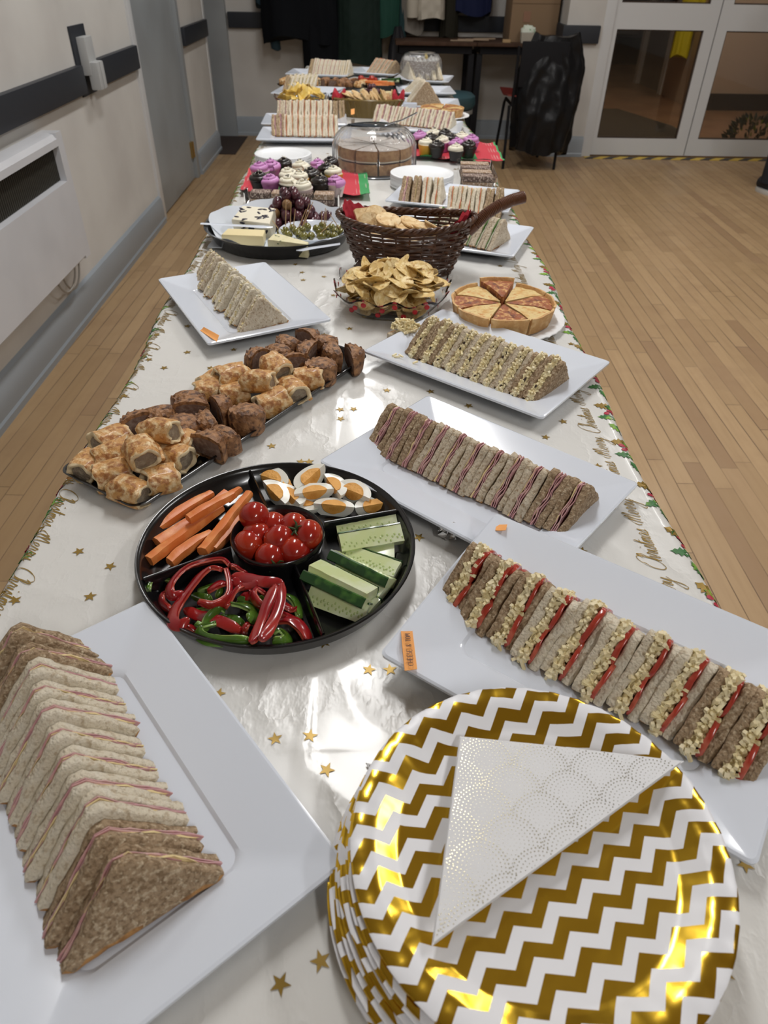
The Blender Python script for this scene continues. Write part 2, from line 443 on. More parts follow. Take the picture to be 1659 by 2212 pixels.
# floor boards: long axis close to the hall's length
M_floor = mat('maple_strip_floor', (.42, .27, .13), .42)
q = NB(M_floor); co = q.map(q.coord(), rot=(0, 0, radians(1.7)))
xy = q.sep(co); BW = .057
ix = q.mth('FLOOR', q.mth('DIVIDE', xy[0], BW)); fx = q.mth('FRACT', q.mth('DIVIDE', xy[0], BW))
wn = q.nt.nodes.new('ShaderNodeTexWhiteNoise'); wn.noise_dimensions = '1D'; q.nt.links.new(ix, wn.inputs['W'])
yy_ = q.mth('ADD', q.mth('DIVIDE', xy[1], .95), q.mth('MULTIPLY', wn.outputs['Value'], 7.3))
iy = q.mth('FLOOR', yy_); fy = q.mth('FRACT', yy_)
wn2 = q.nt.nodes.new('ShaderNodeTexWhiteNoise'); wn2.noise_dimensions = '2D'; q.nt.links.new(q.comb(ix, iy, 0), wn2.inputs['Vector'])
edge = q.mth('MINIMUM', q.mth('MINIMUM', fx, q.mth('SUBTRACT', 1.0, fx)), q.mth('MULTIPLY', q.mth('MINIMUM', fy, q.mth('SUBTRACT', 1.0, fy)), 16.0))
gap = q.rng(edge, .012, .035, 1, 0)
gapn = q.rng(q.noise(co, 2.2, 2), .35, .6, .25, 1)
grain = q.noise(q.map(co, sc=(60, 4, 1)), 1.0, 5)
blot = q.noise(co, 5.0, 4)
c1 = q.mixc(wn2.outputs['Value'], (.36, .235, .12), (.46, .31, .165))
c1 = q.mixc(q.rng(wn2.outputs['Color'] if False else wn2.outputs['Value'], .88, .97), c1, (.325, .205, .108))
c1 = q.mixc(q.rng(grain, .45, .75, 0, .3), c1, (.30, .18, .085))
c1 = q.mixc(q.rng(blot, .52, .75, 0, .35), c1, (.28, .17, .09))
c1 = q.mixc(q.mth('MULTIPLY', gap, gapn), c1, (.07, .035, .018))
q.set('Base Color', c1); q.set('Roughness', q.rng(blot, .3, .7, .36, .55))
q.bump(q.mth('SUBTRACT', 1.0, gap), .3, .002)
struct(MB().box(-3, 6, -4, 6.42, -.05, 0).build('floor', M_floor, smooth=False))
struct(MB().box(-3, 1.60, 6.42, 7.3, -.05, 0).build('floor', M_floor, smooth=False))
X0 = -1.26
mw = MB().box(X0 - .1, X0, -4, 4.42, 0, 2.9).box(X0 - .1, X0, 4.42, 5.54, 2.05, 2.9).box(X0 - .1, X0, 5.54, 6.42, 0, 2.9).box(X0 - .1, X0, 6.42, 7.05, 2.05, 2.9)
struct(mw.build('wall_left', M_wall, smooth=False))
struct(MB().box(-1.9, 1.55, 7.05, 7.15, 0, 2.9).build('wall_back', M_wall, smooth=False))
struct(MB().box(1.49, 1.77, 6.36, 7.05, 0, 2.9).box(3.55, 5.2, 6.36, 6.46, 0, 2.9).box(1.77, 3.55, 6.38, 6.46, 2.1, 2.9).build('wall_back_right', M_wall, smooth=False, bevel=.004))
struct(MB().box(5.1, 5.2, -4, 6.4, 0, 2.9).build('wall_right', M_wall, smooth=False))
struct(MB().box(X0 - .1, 5.2, -4.1, -4, 0, 2.9).build('wall_near', M_wall, smooth=False))
struct(MB().box(-2, 5.2, -4.1, 7.2, 2.9, 3.0).build('ceiling', M_ceil, smooth=False))
struct(MB().box(-1.3, 1.49, 6.30, 7.05, 2.25, 2.9).build('trim_alcove_bulkhead', M_wall, smooth=False))
# skirtings
def skirt(name, pts, inward, M=M_skirt):
    """pts: two ends along the wall ; inward = unit vector into the room"""
    a, b = Vector(pts[0]), Vector(pts[1]); i = Vector(inward); prof = [(0, 0), (.026, 0), (.026, .022), (.020, .03), (.020, .115), (.012, .14), (0, .15)]
    R = [[e + i * d + Vector((0, 0, z)) for d, z in prof] for e in (a, b)]
    return struct(MB().loft(R).build(name, M, auto=radians(30)))
skirt('baseboard_left', ((X0, -4, 0), (X0, 4.40, 0)), (1, 0, 0))
skirt('baseboard_left_far', ((X0, 5.58, 0), (X0, 6.42, 0)), (1, 0, 0))
skirt('baseboard_back', ((-1.21, 7.05, 0), (1.49, 7.05, 0)), (0, -1, 0))
skirt('baseboard_back_right', ((1.47, 6.36, 0), (1.765, 6.36, 0)), (0, -1, 0))
skirt('baseboard_alcove_side', ((1.49, 7.05, 0), (1.49, 6.335, 0)), (-1, 0, 0))
# dado rails
def rail(name, x0, x1, y0, y1, z0=.79, z1=.895): return struct(MB().box(x0, x1, y0, y1, z0, z1).build(name, M_dado, bevel=.008))
rail('trim_rail_near', X0 - .002, X0 + .03, -4, 3.52); rail('trim_rail_by_door', X0 - .002, X0 + .03, 3.70, 4.40)
rail('trim_rail_far_left', X0 - .002, X0 + .03, 5.58, 6.40)
rail('trim_rail_back', -1.18, 1.48, 7.02, 7.052, .80, .91); rail('trim_rail_pier', 1.46, 1.745, 6.33, 6.362, .785, .90); rail('trim_rail_alcove_side', 1.46, 1.492, 6.345, 7.05, .785, .90)
# socket backing plate and the double socket
t = thing('wall_socket', 'white double socket with plugs on a charcoal plate on the left wall', 'socket', (X0, 3.61, .87))
MB().box(0, .008, -.095, .095, -.095, .16).build('backing_plate', M_dado, t, bevel=.002)
MB().box(.008, .045, -.045, .055, -.02, .12).build('socket_box', mat('socket_plastic', (.45, .46, .46), .4), t, bevel=.006)
for dy in (-.022, .028):
    MB().box(.03, .075, dy - .02, dy + .02, -.075, .03).build('plug', MATS['socket_plastic'], t, bevel=.009)
# door in left wall
struct(MB().box(X0 - .05, X0 - .01, 4.47, 5.47, .008, 2.0).build('door_1', M_greyp, smooth=False, bevel=.003))
d1 = bpy.data.objects['door_1']
hz = .19
hg = MB().box(X0 - .01, X0 + .004, 5.425, 5.475, hz - .05, hz + .05); hg.tube([(X0 + .004, 5.475, hz - .05), (X0 + .004, 5.475, hz + .05)], .006, 10)
hg.build('hinge', mat('brass', (.45, .30, .10), .35, metal=.9), d1)
struct(MB().box(X0 - .08, X0 + .014, 4.40, 4.47, 0, 2.07).build('trim_doorframe_near', M_trimw, bevel=.006))
struct(MB().box(X0 - .08, X0 + .014, 5.475, 5.545, 0, 2.07).build('trim_doorframe_far', M_greyp, bevel=.006))
struct(MB().box(X0 - .08, X0 + .014, 4.40, 5.545, 2.0, 2.07).build('trim_doorhead', M_greyp, bevel=.006))
# far doorway beyond the wall stub
M_pinkw = mat('brown_door_paint', (.30, .235, .20), .5)
struct(MB().box(X0 - .12, X0 + .006, 6.40, 6.45, 0, 2.07).build('trim_stub_edge', M_trimw, bevel=.004))
struct(MB().box(X0 - .30, X0 - .14, 6.45, 7.0, 0, 2.05).build('door_2', M_pinkw, smooth=False))
struct(MB().box(X0 - .14, X0 - .10, 6.50, 6.58, 0, 2.05).box(X0 - .14, X0 - .08, 6.68, 6.80, 0, 2.05).build('trim_jamb', mat('jamb_paint', (.36, .27, .22), .5), bevel=.006))
struct(MB().box(-1.36, -1.19, 6.98, 7.05, 0, 2.07).build('trim_doorframe_back', M_greyp, bevel=.006))
t = MB().box(-1.38, -1.10, 6.25, 6.97, 0, .006).build('floor_mat', mat('dark_brown_mat', (.035, .022, .018), .9, bump=(200, .6, .003)), smooth=False)
t.location.x = -.0; tag(t, 'dark brown mat on the floor by the far left doorway', 'mat')
# heater
t = thing('wall_heater', 'white wall-mounted panel heater with a dark grille slot, low on left wall', 'heater', (X0, 2.0, .0))
M_heat = mat('white_enamel', (.60, .61, .64), .3, mix=[(4, (.54, .55, .58), .45, .7, 2)])
xf = .09; zt = .745; zb = .285
prof = [(.02, zb), (xf - .012, zb), (xf, zb + .012), (xf, .575), (xf, .58), (xf - .03, .582), (xf - .035, .700), (xf, .702), (xf, zt - .02), (xf - .012, zt - .004), (xf - .03, zt), (.02, zt)]
R = [[(a, yv, b) for a, b in prof] for yv in (-1.05, .90)]
m = MB().loft(R); m.box(.02, xf, .90, .955, zb, zt); m.box(.02, xf, -1.1, -1.05, zb, zt)
m.build('casing', M_heat, t, auto=radians(35))
g = MB()
for i in range(130):
    y_ = -1.04 + i * .015; g.box(xf - .029, xf - .024, y_, y_ + .004, .584, .700)
g.box(xf - .036, xf - .0275, -1.05, .90, .5825, .7015)
g.build('grille', mat('grille_dark', (.045, .042, .034), .5), t, smooth=False)
MB().box(0, .02, -.8, .7, .3, .6).build('wall_bracket', M_steel, t)
cb = MB()
for k in range(2):
    y0 = .86 - k * .10
    cb.tube([(.03 + .02 * k, y0 + .1 * cos(a), .29 - .115 * sin(a) * (1 - .25 * k)) for a in [pi * i / 16 for i in range(17)]], .004, 8)
cb.build('cable', mat('grey_cable', (.35, .33, .30), .5), t)
# ---------------------------------------------------------------- glazed doors
M_glass = mat('clear_glass', (1, 1, 1), .02, trans=1, ior=1.45)
DY = 6.40
struct(MB().box(1.765, 1.845, DY - .04, DY + .05, 0, 2.1).box(3.47, 3.55, DY - .04, DY + .05, 0, 2.1).box(1.765, 3.55, DY - .04, DY + .05, 2.03, 2.1).build('trim_glazed_doorframe', M_trimw, bevel=.006))
def leaf_door(name, x0, x1):
    gx0, gx1 = (1.883, 2.552) if x0 < 2 else (2.728, 3.38)
    m = MB()
    m.box(x0, gx0, DY - .022, DY + .022, .012, 2.02); m.box(gx1, x1, DY - .022, DY + .022, .012, 2.02)
    m.box(gx0, gx1, DY - .022, DY + .022, .012, .137); m.box(gx0, gx1, DY - .022, DY + .022, .878, 1.042); m.box(gx0, gx1, DY - .022, DY + .022, 1.9, 2.02)
    o = m.build(name, M_trimw, smooth=False); struct(o)
    for i, (a, b) in enumerate(((.137, .878), (1.042, 1.9))):
        MB().box(gx0 - .004, gx1 + .004, DY - .003, DY + .003, a - .004, b + .004).build('glass_pane', M_glass, o, smooth=False)
        bd = MB()
        for (u0, u1, v0, v1) in ((gx0, gx0 + .008, a, b), (gx1 - .008, gx1, a, b), (gx0, gx1, a, a + .008), (gx0, gx1, b - .008, b)):
            bd.box(u0, u1, DY - .012, DY + .012, v0, v1)
        bd.build('glazing_bead', mat('dark_bead', (.05, .03, .02), .5), o, smooth=False)
    return o
leaf_door('door_3', 1.848, 2.640); leaf_door('door_4', 2.648, 3.47)
M_haz = mat('hazard_tape', (.6, .42, .02), .45)
q = NB(M_haz); xy = q.sep(q.coord()); s_ = q.mth('FRACT', q.mth('DIVIDE', q.mth('SUBTRACT', xy[0], q.mth('MULTIPLY', xy[1], 1.1)), .163))
q.set('Base Color', q.mixc(q.mth('GREATER_THAN', s_, .5), (.72, .50, .05), (.012, .012, .014)))
struct(MB().box(1.79, 3.6, 6.275, 6.352, 0, .003).build('trim_hazard_tape', M_haz, smooth=False))
# hall beyond the doors
M_hallf = mat('hall_floor', (.30, .18, .11), .35, mix=[(3, (.22, .13, .08), .4, .7, 3)])
M_hallw = mat('hall_wall', (.46, .36, .27), .7)
struct(MB().box(1.78, 7.5, 6.42, 13.5, -.05, 0).build('floor', M_hallf, smooth=False))
struct(MB().box(1.84, 7.5, 13.2, 13.3, 0, 2.6).build('wall_hall_end', mat('hall_end_wall', (.16, .14, .13), .7), smooth=False))
struct(MB().box(1.84, 4.6, 13.12, 13.2, 0, .35).build('baseboard_hall_end', M_dado, smooth=False))
struct(MB().box(3.62, 3.70, 8.82, 9.9, 0, 2.6).box(3.62, 7.5, 8.82, 8.9, 0, 2.6).build('wall_hall_corner', M_hallw, smooth=False))
struct(MB().box(3.60, 7.5, 8.79, 8.82, 0, .16).box(3.59, 3.62, 8.79, 9.0, 0, .16).build('baseboard_hall_corner', M_dado, smooth=False))
struct(MB().box(3.60, 3.68, 9.9, 10.0, 0, 2.1).box(3.60, 3.68, 10.9, 11.0, 0, 2.1).build('trim_hall_doorframe', M_trimw, smooth=False))
struct(MB().box(3.66, 3.7, 10.0, 10.9, 0, 2.1).build('door_5', mat('hall_door', (.14, .12, .11), .5), smooth=False))
struct(MB().box(4.35, 7.5, 7.0, 7.1, 0, 2.6).box(4.25, 4.35, 7.0, 7.75, 0, 2.6).build('wall_hall_right', M_hallw, smooth=False))
struct(MB().box(1.78, 1.84, 6.47, 13.3, 0, 2.6).build('wall_hall_left', M_hallw, smooth=False))
struct(MB().box(1.78, 7.5, 6.47, 13.3, 2.6, 2.7).build('ceiling', M_ceil, smooth=False))
m = MB().add([(1.9, 6.75, .004), (3.0, 6.75, .004), (3.02, 7.75, .004), (2.75, 8.72, .004), (1.9, 8.72, .004), (1.9, 6.75, .012), (3.0, 6.75, .012), (3.02, 7.75, .012), (2.75, 8.72, .012), (1.9, 8.72, .012)],
    [(0, 1, 2, 3, 4), (5, 6, 7, 8, 9), (0, 1, 6, 5), (1, 2, 7, 6), (2, 3, 8, 7), (3, 4, 9, 8), (4, 0, 5, 9)])
m = m.build('entrance_mat', mat('dark_green_mat', (.045, .04, .03), .95), smooth=False); tag(m, 'dark entrance mat on the hall floor behind the left glazed door', 'mat')
hp = MB().tube([(1.86, 13.1, .42), (4.2, 13.1, .42)], .03, 8); tag(hp.build('heating_pipe', mat('pipe_paint', (.3, .28, .26), .5)), 'heating pipe low along the dark end wall of the hall', 'pipe')
# hanging coats in the hall
def garment(name, label, cat, M, x0, x1, y, z0, z1, thick=.12, folds=7, seed=0, hem=.02, quilt=0, group=None, taper=.75, parts=()):
    t = thing(name, label, cat, ((x0 + x1) / 2, y, z0), 0, group)
    w = (x1 - x0) / 2; R = []
    n = 56; K = 14 if not quilt else 36
    for k in range(K + 1):
        f = k / K; z = f * (z1 - z0); ww = w * (1 - (1 - taper) * f * f); th = thick / 2 * (1 - .25 * f)
        ring = []
        for i in range(n):
            a = 2 * pi * i / n; c_, s_2 = cos(a), sin(a)
            fo = 1 + .16 * sin(folds * a + seed + f * 1.5) * (1 - .6 * f) + .05 * sin(17 * a + seed)
            x_ = ww * (abs(c_) ** .75) * (1 if c_ > 0 else -1); y_ = th * (abs(s_2) ** .8) * (1 if s_2 > 0 else -1) * fo
            if quilt:
                u_ = x_ / .05; v_ = z / .05; y_ *= 1 + .14 * abs(sin((u_ + v_) * pi / 2)) * abs(sin((u_ - v_) * pi / 2))
            zz = z + (hem * sin(3 * a + seed) if k == 0 else 0)
            ring.append((x_, y_, zz))
        R.append(ring)
    MB().loft(R).disp(.012, 5, seed).build('body', M, t)
    for (sx, zlow, rad, M2) in parts:
        pts = [(sx * .9, -.02, z1 - z0 - .1), (sx * 1.0, -.06, (zlow + z1) / 2 - z0), (sx * 1.02, -.05, zlow - z0 + .06), (sx * 1.02, -.045, zlow - z0 + .01), (sx * 1.0, -.045, zlow - z0)]
        MB().tube(pts, [rad * 1.3, rad * 1.15, rad, rad * .96, rad * .5], 16).disp(.01, 12, seed + 3).build('sleeve', M2, t)
    return t
M_yel = mat('yellow_coat', (.62, .55, .02), .6); M_dk = mat('navy_coat', (.012, .014, .025), .7)
garment('hanging_coat', 'bright yellow coat seen through the glazed door, on the hall side wall', 'coat', M_yel, 3.40, 3.60, 9.3, .46, 1.6, .14, 6, 1, parts=((.10, .82, .05, M_yel),))
garment('hanging_coat', 'navy coat beside the yellow coat in the hall', 'coat', M_dk, 3.25, 3.42, 9.6, .72, 1.6, .12, 6, 2)
# dark greenery on the floor behind right door
t = thing('leafy_wreath', 'heap of dark green foliage on the floor behind the right glazed door', 'greenery', (3.42, 6.85, 0))
m = MB(); m2 = MB()
for i in range(260):
    a = U(0, 2 * pi); e = U(.0, 1.2); r_ = .22
    c_ = Vector((r_ * cos(a) * cos(e), .16 * sin(a) * cos(e), .20 * sin(e) + .02)); L = U(.05, .09)
    d = Vector((cos(a) * .6, sin(a) * .5, U(.2, 1))).normalized(); s_3 = d.cross(Vector((U(-1, 1), U(-1, 1), U(-1, 1)))).normalized() * .014
    (m if i % 6 else m2).add([c_ - s_3, c_ + s_3 + d * L * .4, c_ + d * L, c_ - s_3 * 1.2 + d * L * .45], [(0, 1, 2, 3)])
m.build('dark_leaves', mat('dark_leaf', (.012, .035, .03), .4), t, smooth=False); m2.build('pale_leaves', mat('lime_leaf', (.14, .22, .02), .4), t, smooth=False)
# ---------------------------------------------------------------- coats in the alcove
CY_ = 6.86
M_blkc = mat('black_coat_cloth', (.005, .006, .008), .85, spec=.12); M_dgr = mat('dark_green_coat', (.012, .022, .018), .7, spec=.12); M_grn = mat('green_coat', (.015, .055, .04), .65, spec=.12)
M_crm = mat('cream_coat', (.46, .42, .35), .7); M_olv = mat('olive_coat', (.022, .020, .014), .8, spec=.12); M_nvy = mat('navy_jacket', (.010, .014, .045), .7, spec=.12); M_dnm = mat('denim', (.035, .065, .085), .8, spec=.12)
garment('hanging_coat', 'wide black jacket hanging at the left of the alcove coats', 'coat', M_blkc, -.88, -.25, CY_, .74, 1.65, .26, 6, 1, .03)
garment('hanging_coat', 'blue denim jacket half hidden behind the black jacket', 'coat', M_dnm, -.93, -.70, CY_ + .08, .96, 1.65, .12, 6, 3, parts=((.03, .66, .045, M_dnm),))
garment('hanging_coat', 'long black coat hanging lowest in the alcove', 'coat', M_blkc, -.55, -.24, CY_ - .02, .48, 1.65, .20, 5, 5, .01)
garment('hanging_coat', 'dark green quilted coat in the middle of the alcove coats', 'coat', M_dgr, -.27, .10, CY_ - .04, .60, 1.65, .22, 4, 2, .02, quilt=1)
garment('hanging_coat', 'bottle green jacket beside the quilted coat', 'coat', M_grn, .03, .24, CY_, .79, 1.65, .2, 5, 4)
garment('hanging_coat', 'cream quilted jacket hanging in the alcove', 'coat', M_crm, .36, .60, CY_ - .03, .90, 1.65, .16, 5, 6, .01, quilt=1, parts=((-.14, .90, .05, M_crm),))
garment('hanging_coat', 'grey-beige jumper lining hanging below the cream jacket', 'coat', mat('beige_cloth', (.20, .18, .155), .9), .22, .44, CY_ + .04, .80, 1.65, .14, 4, 8)
garment('hanging_coat', 'dark olive coat right of the cream jacket', 'coat', M_olv, .56, .72, CY_ + .05, .76, 1.65, .14, 4, 7)
garment('hanging_coat', 'navy jacket hanging at the right above the desks', 'coat', M_nvy, .68, .98, CY_ + .04, .93, 1.65, .16, 5, 9)
garment('hanging_bag', 'dark crumpled bag hanging beside the green jacket', 'bag', mat('dark_bag', (.014, .014, .018), .45), .14, .30, CY_ - .06, .58, .85, .12, 9, 3, .03, taper=.35)
garment('hanging_coat', 'teal coat showing low beside the dark bag', 'coat', mat('teal_cloth', (.012, .045, .05), .8), .20, .30, CY_ + .02, .46, 1.2, .12, 5, 5)
# coat rack
t = thing('coat_rail', 'wooden coat rail along the alcove wall above the hanging coats', 'coat rail', (0, 7.02, 1.62))
MB().box(-1.1, 1.2, -.02, .03, -.05, .05).build('backboard', M_wood, t)
for i in range(12): MB().tube([(-1 + i * .18, -.02, 0), (-1 + i * .18, -.08, -.01), (-1 + i * .18, -.1, .03)], .006, 6).build('hook', M_steel, t)
# desks
M_desk = mat('dark_desk_top', (.075, .042, .028), .45, spec=.12, mix=[(20, (.05, .028, .018), .4, .7, 3)]); M_dleg = mat('black_steel', (.012, .012, .014), .5, spec=.12)
for (xa, xb, lab) in ((.20, .835, 'dark wood folding desk left, under the hanging jackets'), (.84, 1.44, 'dark wood folding desk right, carrying the cardboard box')):
    t = thing('desk', lab, 'desk', ((xa + xb) / 2, 6.72, 0), 0, 'desks in the alcove'); w = (xb - xa) / 2
    MB().box(-w, w, -.24, .26, .745, .77).build('tabletop', M_desk, t, bevel=.003)
    MB().box(-w + .03, w - .03, -.2, .22, .69, .745).build('frame', M_dleg, t)
    for sx in (-1, 1):
        for sy in (-.17, .19): MB().box(sx * (w - .03) - .022, sx * (w - .03) + .022, sy - .02, sy + .02, 0, .69).build('leg', M_dleg, t, bevel=.003)
t = thing('cardboard_box', 'large brown cardboard box standing on the right desk', 'box', (1.30, 6.70, .77))
M_card = mat('cardboard', (.23, .15, .085), .85)
MB().box(-.205, .165, -.13, .20, 0, .55).build('carton', M_card, t, bevel=.003)
MB().box(-.204, .164, -.1315, -.1295, .245, .249).build('seam', mat('card_seam', (.12, .075, .04), .9), t)
MB().box(-.11, -.055, -.133, -.13, .13, .20).build('parcel_tape', mat('parcel_tape', (.25, .13, .08), .4), t)
t = thing('plastic_tub', 'small clear plastic tub of white tickets in front of the cardboard box', 'tub', (1.225, 6.52, .77))
MB().loft([[(x_ * s2, y_ * s2, z_) for x_, y_ in ((-.05, -.03), (.05, -.03), (.05, .03), (-.05, .03))] for z_, s2 in ((0, .85), (.07, 1), (.068, .96), (.004, .82))]).build('tub_body', mat('frosted_plastic', (.55, .5, .42), .3, alpha=.6), t)
tk = MB()
for i in range(9): tk.xf(Matrix.Identity(4)); s4 = len(tk.v); tk.box(-.035, .035, -.004, .004, .03, .105); tk.xf(Matrix.Translation((U(-.01, .01), -.02 + i * .005, U(-.01, .01))) @ Matrix.Rotation(U(-.3, .3), 4, 'Y'), s4)
tk.build('ticket', mat('ticket_paper', (.75, .80, .70), .6, mix=[(60, (.2, .45, .2), .6, .65, 1)]), t)
t = MB().box(-.03, .03, -.02, .02, 0, .02).build('sponge_block', mat('tan_block', (.42, .28, .14), .8), bevel=.002); t.location = (1.07, 6.53, .77); tag(t, 'small tan block on the desk beside the cardboard box', 'block')
for i in range(4):
    t = MB().tube([(-.09, 0, .006), (.09, 0, .006)], .006, 8).build('pencil', mat('tan_pencil', (.28, .20, .13), .6)); t.location = (.72 + i * .06, 6.53 + .03 * (i % 2), .77 + .004 * i); t.rotation_euler = (0, 0, U(-.3, .3)); tag(t, 'thin tan pencil lying on the dark desk tops', 'pencil', 'pencils on the desk')
# stool
t = thing('padded_stool', 'teal round padded stool under the desks at the table\'s right', 'stool', (.60, 5.65, 0))
MB().lathe([(.09, .44), (.135, .448), (.15, .475), (.145, .52), (.12, .54), (.03, .545)], 32).build('seat', mat('teal_vinyl', (.022, .062, .075), .45), t)
MB().lathe([(.12, .41), (.135, .415), (.135, .44), (.1, .44)], 32).build('seat_ring', mat('grey_ring', (.2, .2, .19), .5), t)
for k in range(4): a = k * pi / 2 + .6; MB().tube([(.10 * cos(a), .10 * sin(a), .43), (.15 * cos(a), .15 * sin(a), 0)], .011, 8).build('leg', M_dleg, t)
# chair with bin bag
t = thing('plastic_chair', 'red plastic chair on black tubular legs, mostly hidden by the bin bag', 'chair', (1.25, 6.10, 0))
M_rdp = mat('red_plastic', (.18, .025, .02), .4)
m = MB().loft([[(-.20, yv, .44 + .02 * abs(yv) * 5), (.20, yv, .44 + .02 * abs(yv) * 5), (.20, yv, .45 + .02 * abs(yv) * 5), (-.20, yv, .45 + .02 * abs(yv) * 5)] for yv in [-.2 + .04 * i for i in range(11)]])
m.v = [Vector((p.x * 1.0 - .03, p.y, p.z + (.03 if p.x < -.1 else 0))) for p in m.v]
m.build('seat', M_rdp, t)
MB().box(-.17, .17, -.235, -.215, .55, .83).build('backrest', M_dleg, t, bevel=.009)
for sx in (-.19, .17): MB().tube([(sx - .03, .2, 0), (sx, .16, .40), (sx + .0, .10, .435), (sx, -.19, .43), (sx, -.225, .62), (sx, -.225, .8)], .011, 8).build('frame', M_dleg, t)
for sx in (-.21, .19): MB().tube([(sx, -.22, 0), (sx, -.2, .43)], .011, 8).build('leg', M_dleg, t)
# bin bag draped over the chair back
M_bag = mat('black_bin_bag', (.007, .007, .008), .32, spec=.22, bump=(16, .2, .01, 2))
R = []
n = 120
for k in range(40):
    f = k / 39; z = .86 - f * .73; ring = []
    w = .155 + .085 * sin(min(1, f * 2.4) * pi / 2) - .05 * max(0, f - .45) * 1.2
    d = .035 + .10 * min(1, f * 1.5)
    for i in range(n):
        a = 2 * pi * i / n; c_ = cos(a); s_2 = sin(a)
        px_ = (w + (.010 + .012 * f) * sin(8 * a + f * 2) + .006 * sin(19 * a - f * 4)) * (abs(c_) ** .8) * (1 if c_ > 0 else -1) - .03 * f
        # swags: folds running from the top corners down to the middle
        sw = .5 + .5 * cos((abs(px_) / .17 * 2.2 - f * 5.5) * pi)
        py_ = d * s_2 + (.016 * sw * (1 if s_2 < 0 else 0)) * (1 - .4 * f) * -1 + .010 * sin(13 * a + f * 4) * f
        ring.append((px_, py_, z + (.02 * abs(c_) ** 4 * (1 - f)) + (.025 * sin(3 * a) + .03 * (c_ > .8)) * (-1 if k == 39 else 0)))
    R.append(ring)
m = MB().loft(R, cap=(True, True)).disp(.010, 9, 2).disp(.005, 26, 5)
o = m.build('bin_bag', M_bag); o.location = (1.33, 5.93, 0); o.rotation_euler = (0, 0, .0)
tag(o, 'shiny black bin bag draped over the back of a chair', 'bin bag')
# person at the right edge: dark trouser legs and trainer
t = thing('person', 'person at the right edge, dark trouser leg and black trainer with white sole', 'person', (2.93, 5.28, 0), radians(20))
body = MB()
for sx in (-.1, .1):
    body.tube([(sx, 0, .07), (sx, 0, .25), (sx * .95, -.01, .48), (sx * .9, .0, .75), (sx * .55, 0, .95)], [.06, .065, .075, .09, .12], 20)
body.lathe([(.12, .85), (.17, .95), (.155, 1.1), (.17, 1.3), (.19, 1.42), (.10, 1.5), (.055, 1.53), (.055, 1.58), (.09, 1.63), (.095, 1.7), (.07, 1.78), (.02, 1.8)], 28, sy=.7)
for sx in (-1, 1): body.tube([(sx * .16, 0, 1.42), (sx * .23, 0, 1.15), (sx * .24, -.05, .88), (sx * .24, -.06, .8)], [.06, .045, .035, .02], 14)
body.build('body', mat('dark_trousers', (.01, .011, .018), .8), t)
for sx in (-.1, .1):
    def shoe_ring(yv, w, h0, h1): return [(sx + w * cos(a), yv, h0 + (h1 - h0) * (.5 + .5 * sin(a))) for a in [2 * pi * i / 16 for i in range(16)]]
    MB().loft([shoe_ring(.09, .02, .03, .08), shoe_ring(.075, .036, .025, .1), shoe_ring(.02, .04, .025, .11), shoe_ring(-.05, .043, .025, .09), shoe_ring(-.12, .045, .025, .065), shoe_ring(-.165, .035, .025, .05), shoe_ring(-.18, .012, .028, .04)]).build('trainer', mat('black_canvas', (.012, .012, .016), .7), t)
    MB().loft([[(sx + w * cos(a), -.045 + .138 * sin(a) * s5, z_) for a in [2 * pi * i / 24 for i in range(24)]] for w, z_, s5 in ((.046, 0, 1), (.05, .012, 1.02), (.048, .03, 1.0))]).build('sole', mat('white_rubber', (.55, .55, .53), .6), t)
# ---------------------------------------------------------------- lights
M_lamp = mat('lamp_diffuser', (1, .97, .93), .4, emit=6)
k = 0
for (lx, ly) in ((-.05, 2.1), (2.3, 1.6), (-.05, 4.6), (2.3, 4.2), (1.2, -1.8)):
    t = thing('ceiling_light', 'long fluorescent ceiling light, %s' % ['above the near part of the buffet row', 'above the near floor right of the buffet', 'above the far part of the buffet row', 'above the floor before the glazed doors', 'behind the photographer'][k], 'ceiling light', (lx, ly, 2.9), 0, 'hall ceiling lights'); k += 1
    MB().box(-.11, .11, -.65, .65, -.03, 0).build('housing', M_trimw, t)
    MB().box(-.09, .09, -.62, .62, -.055, -.03).build('diffuser', M_lamp, t, bevel=.008)
    L = bpy.data.lights.new('tube_light', 'AREA'); L.shape = 'RECTANGLE'; L.size = .18; L.size_y = 1.25; L.energy = {0: 30, 1: 28, 2: 19, 3: 17, 4: 34}[k - 1]; L.color = (1, .99, .98)
    lo = bpy.data.objects.new('tube_light', L); C.objects.link(lo); lo.parent = t; lo.location = (0, 0, -.065)
L = bpy.data.lights.new('hall_bulb', 'POINT'); L.energy = 26; L.color = (1, .82, .64); L.shadow_soft_size = .1
lo = bpy.data.objects.new('hall_bulb', L); C.objects.link(lo); lo.location = (3.3, 7.6, 2.3)
lamp = thing('ceiling_light', 'round warm ceiling lamp in the hall behind the glazed doors', 'ceiling light', (3.3, 7.6, 2.5))
MB().sphere((0, 0, -.1), .09, 20, 12).build('globe', mat('warm_globe', (1, .75, .5), .4, emit=3), lamp)
lo.location = (3.3, 7.6, 2.25)
w = bpy.data.worlds.new('world'); SC.world = w; w.use_nodes = True
w.node_tree.nodes['Background'].inputs[0].default_value = (.8, .85, 1, 1); w.node_tree.nodes['Background'].inputs[1].default_value = .12
SC.view_settings.view_transform = 'Standard'; SC.view_settings.look = 'None'; SC.view_settings.gamma = 1; SC.view_settings.exposure = -0.06
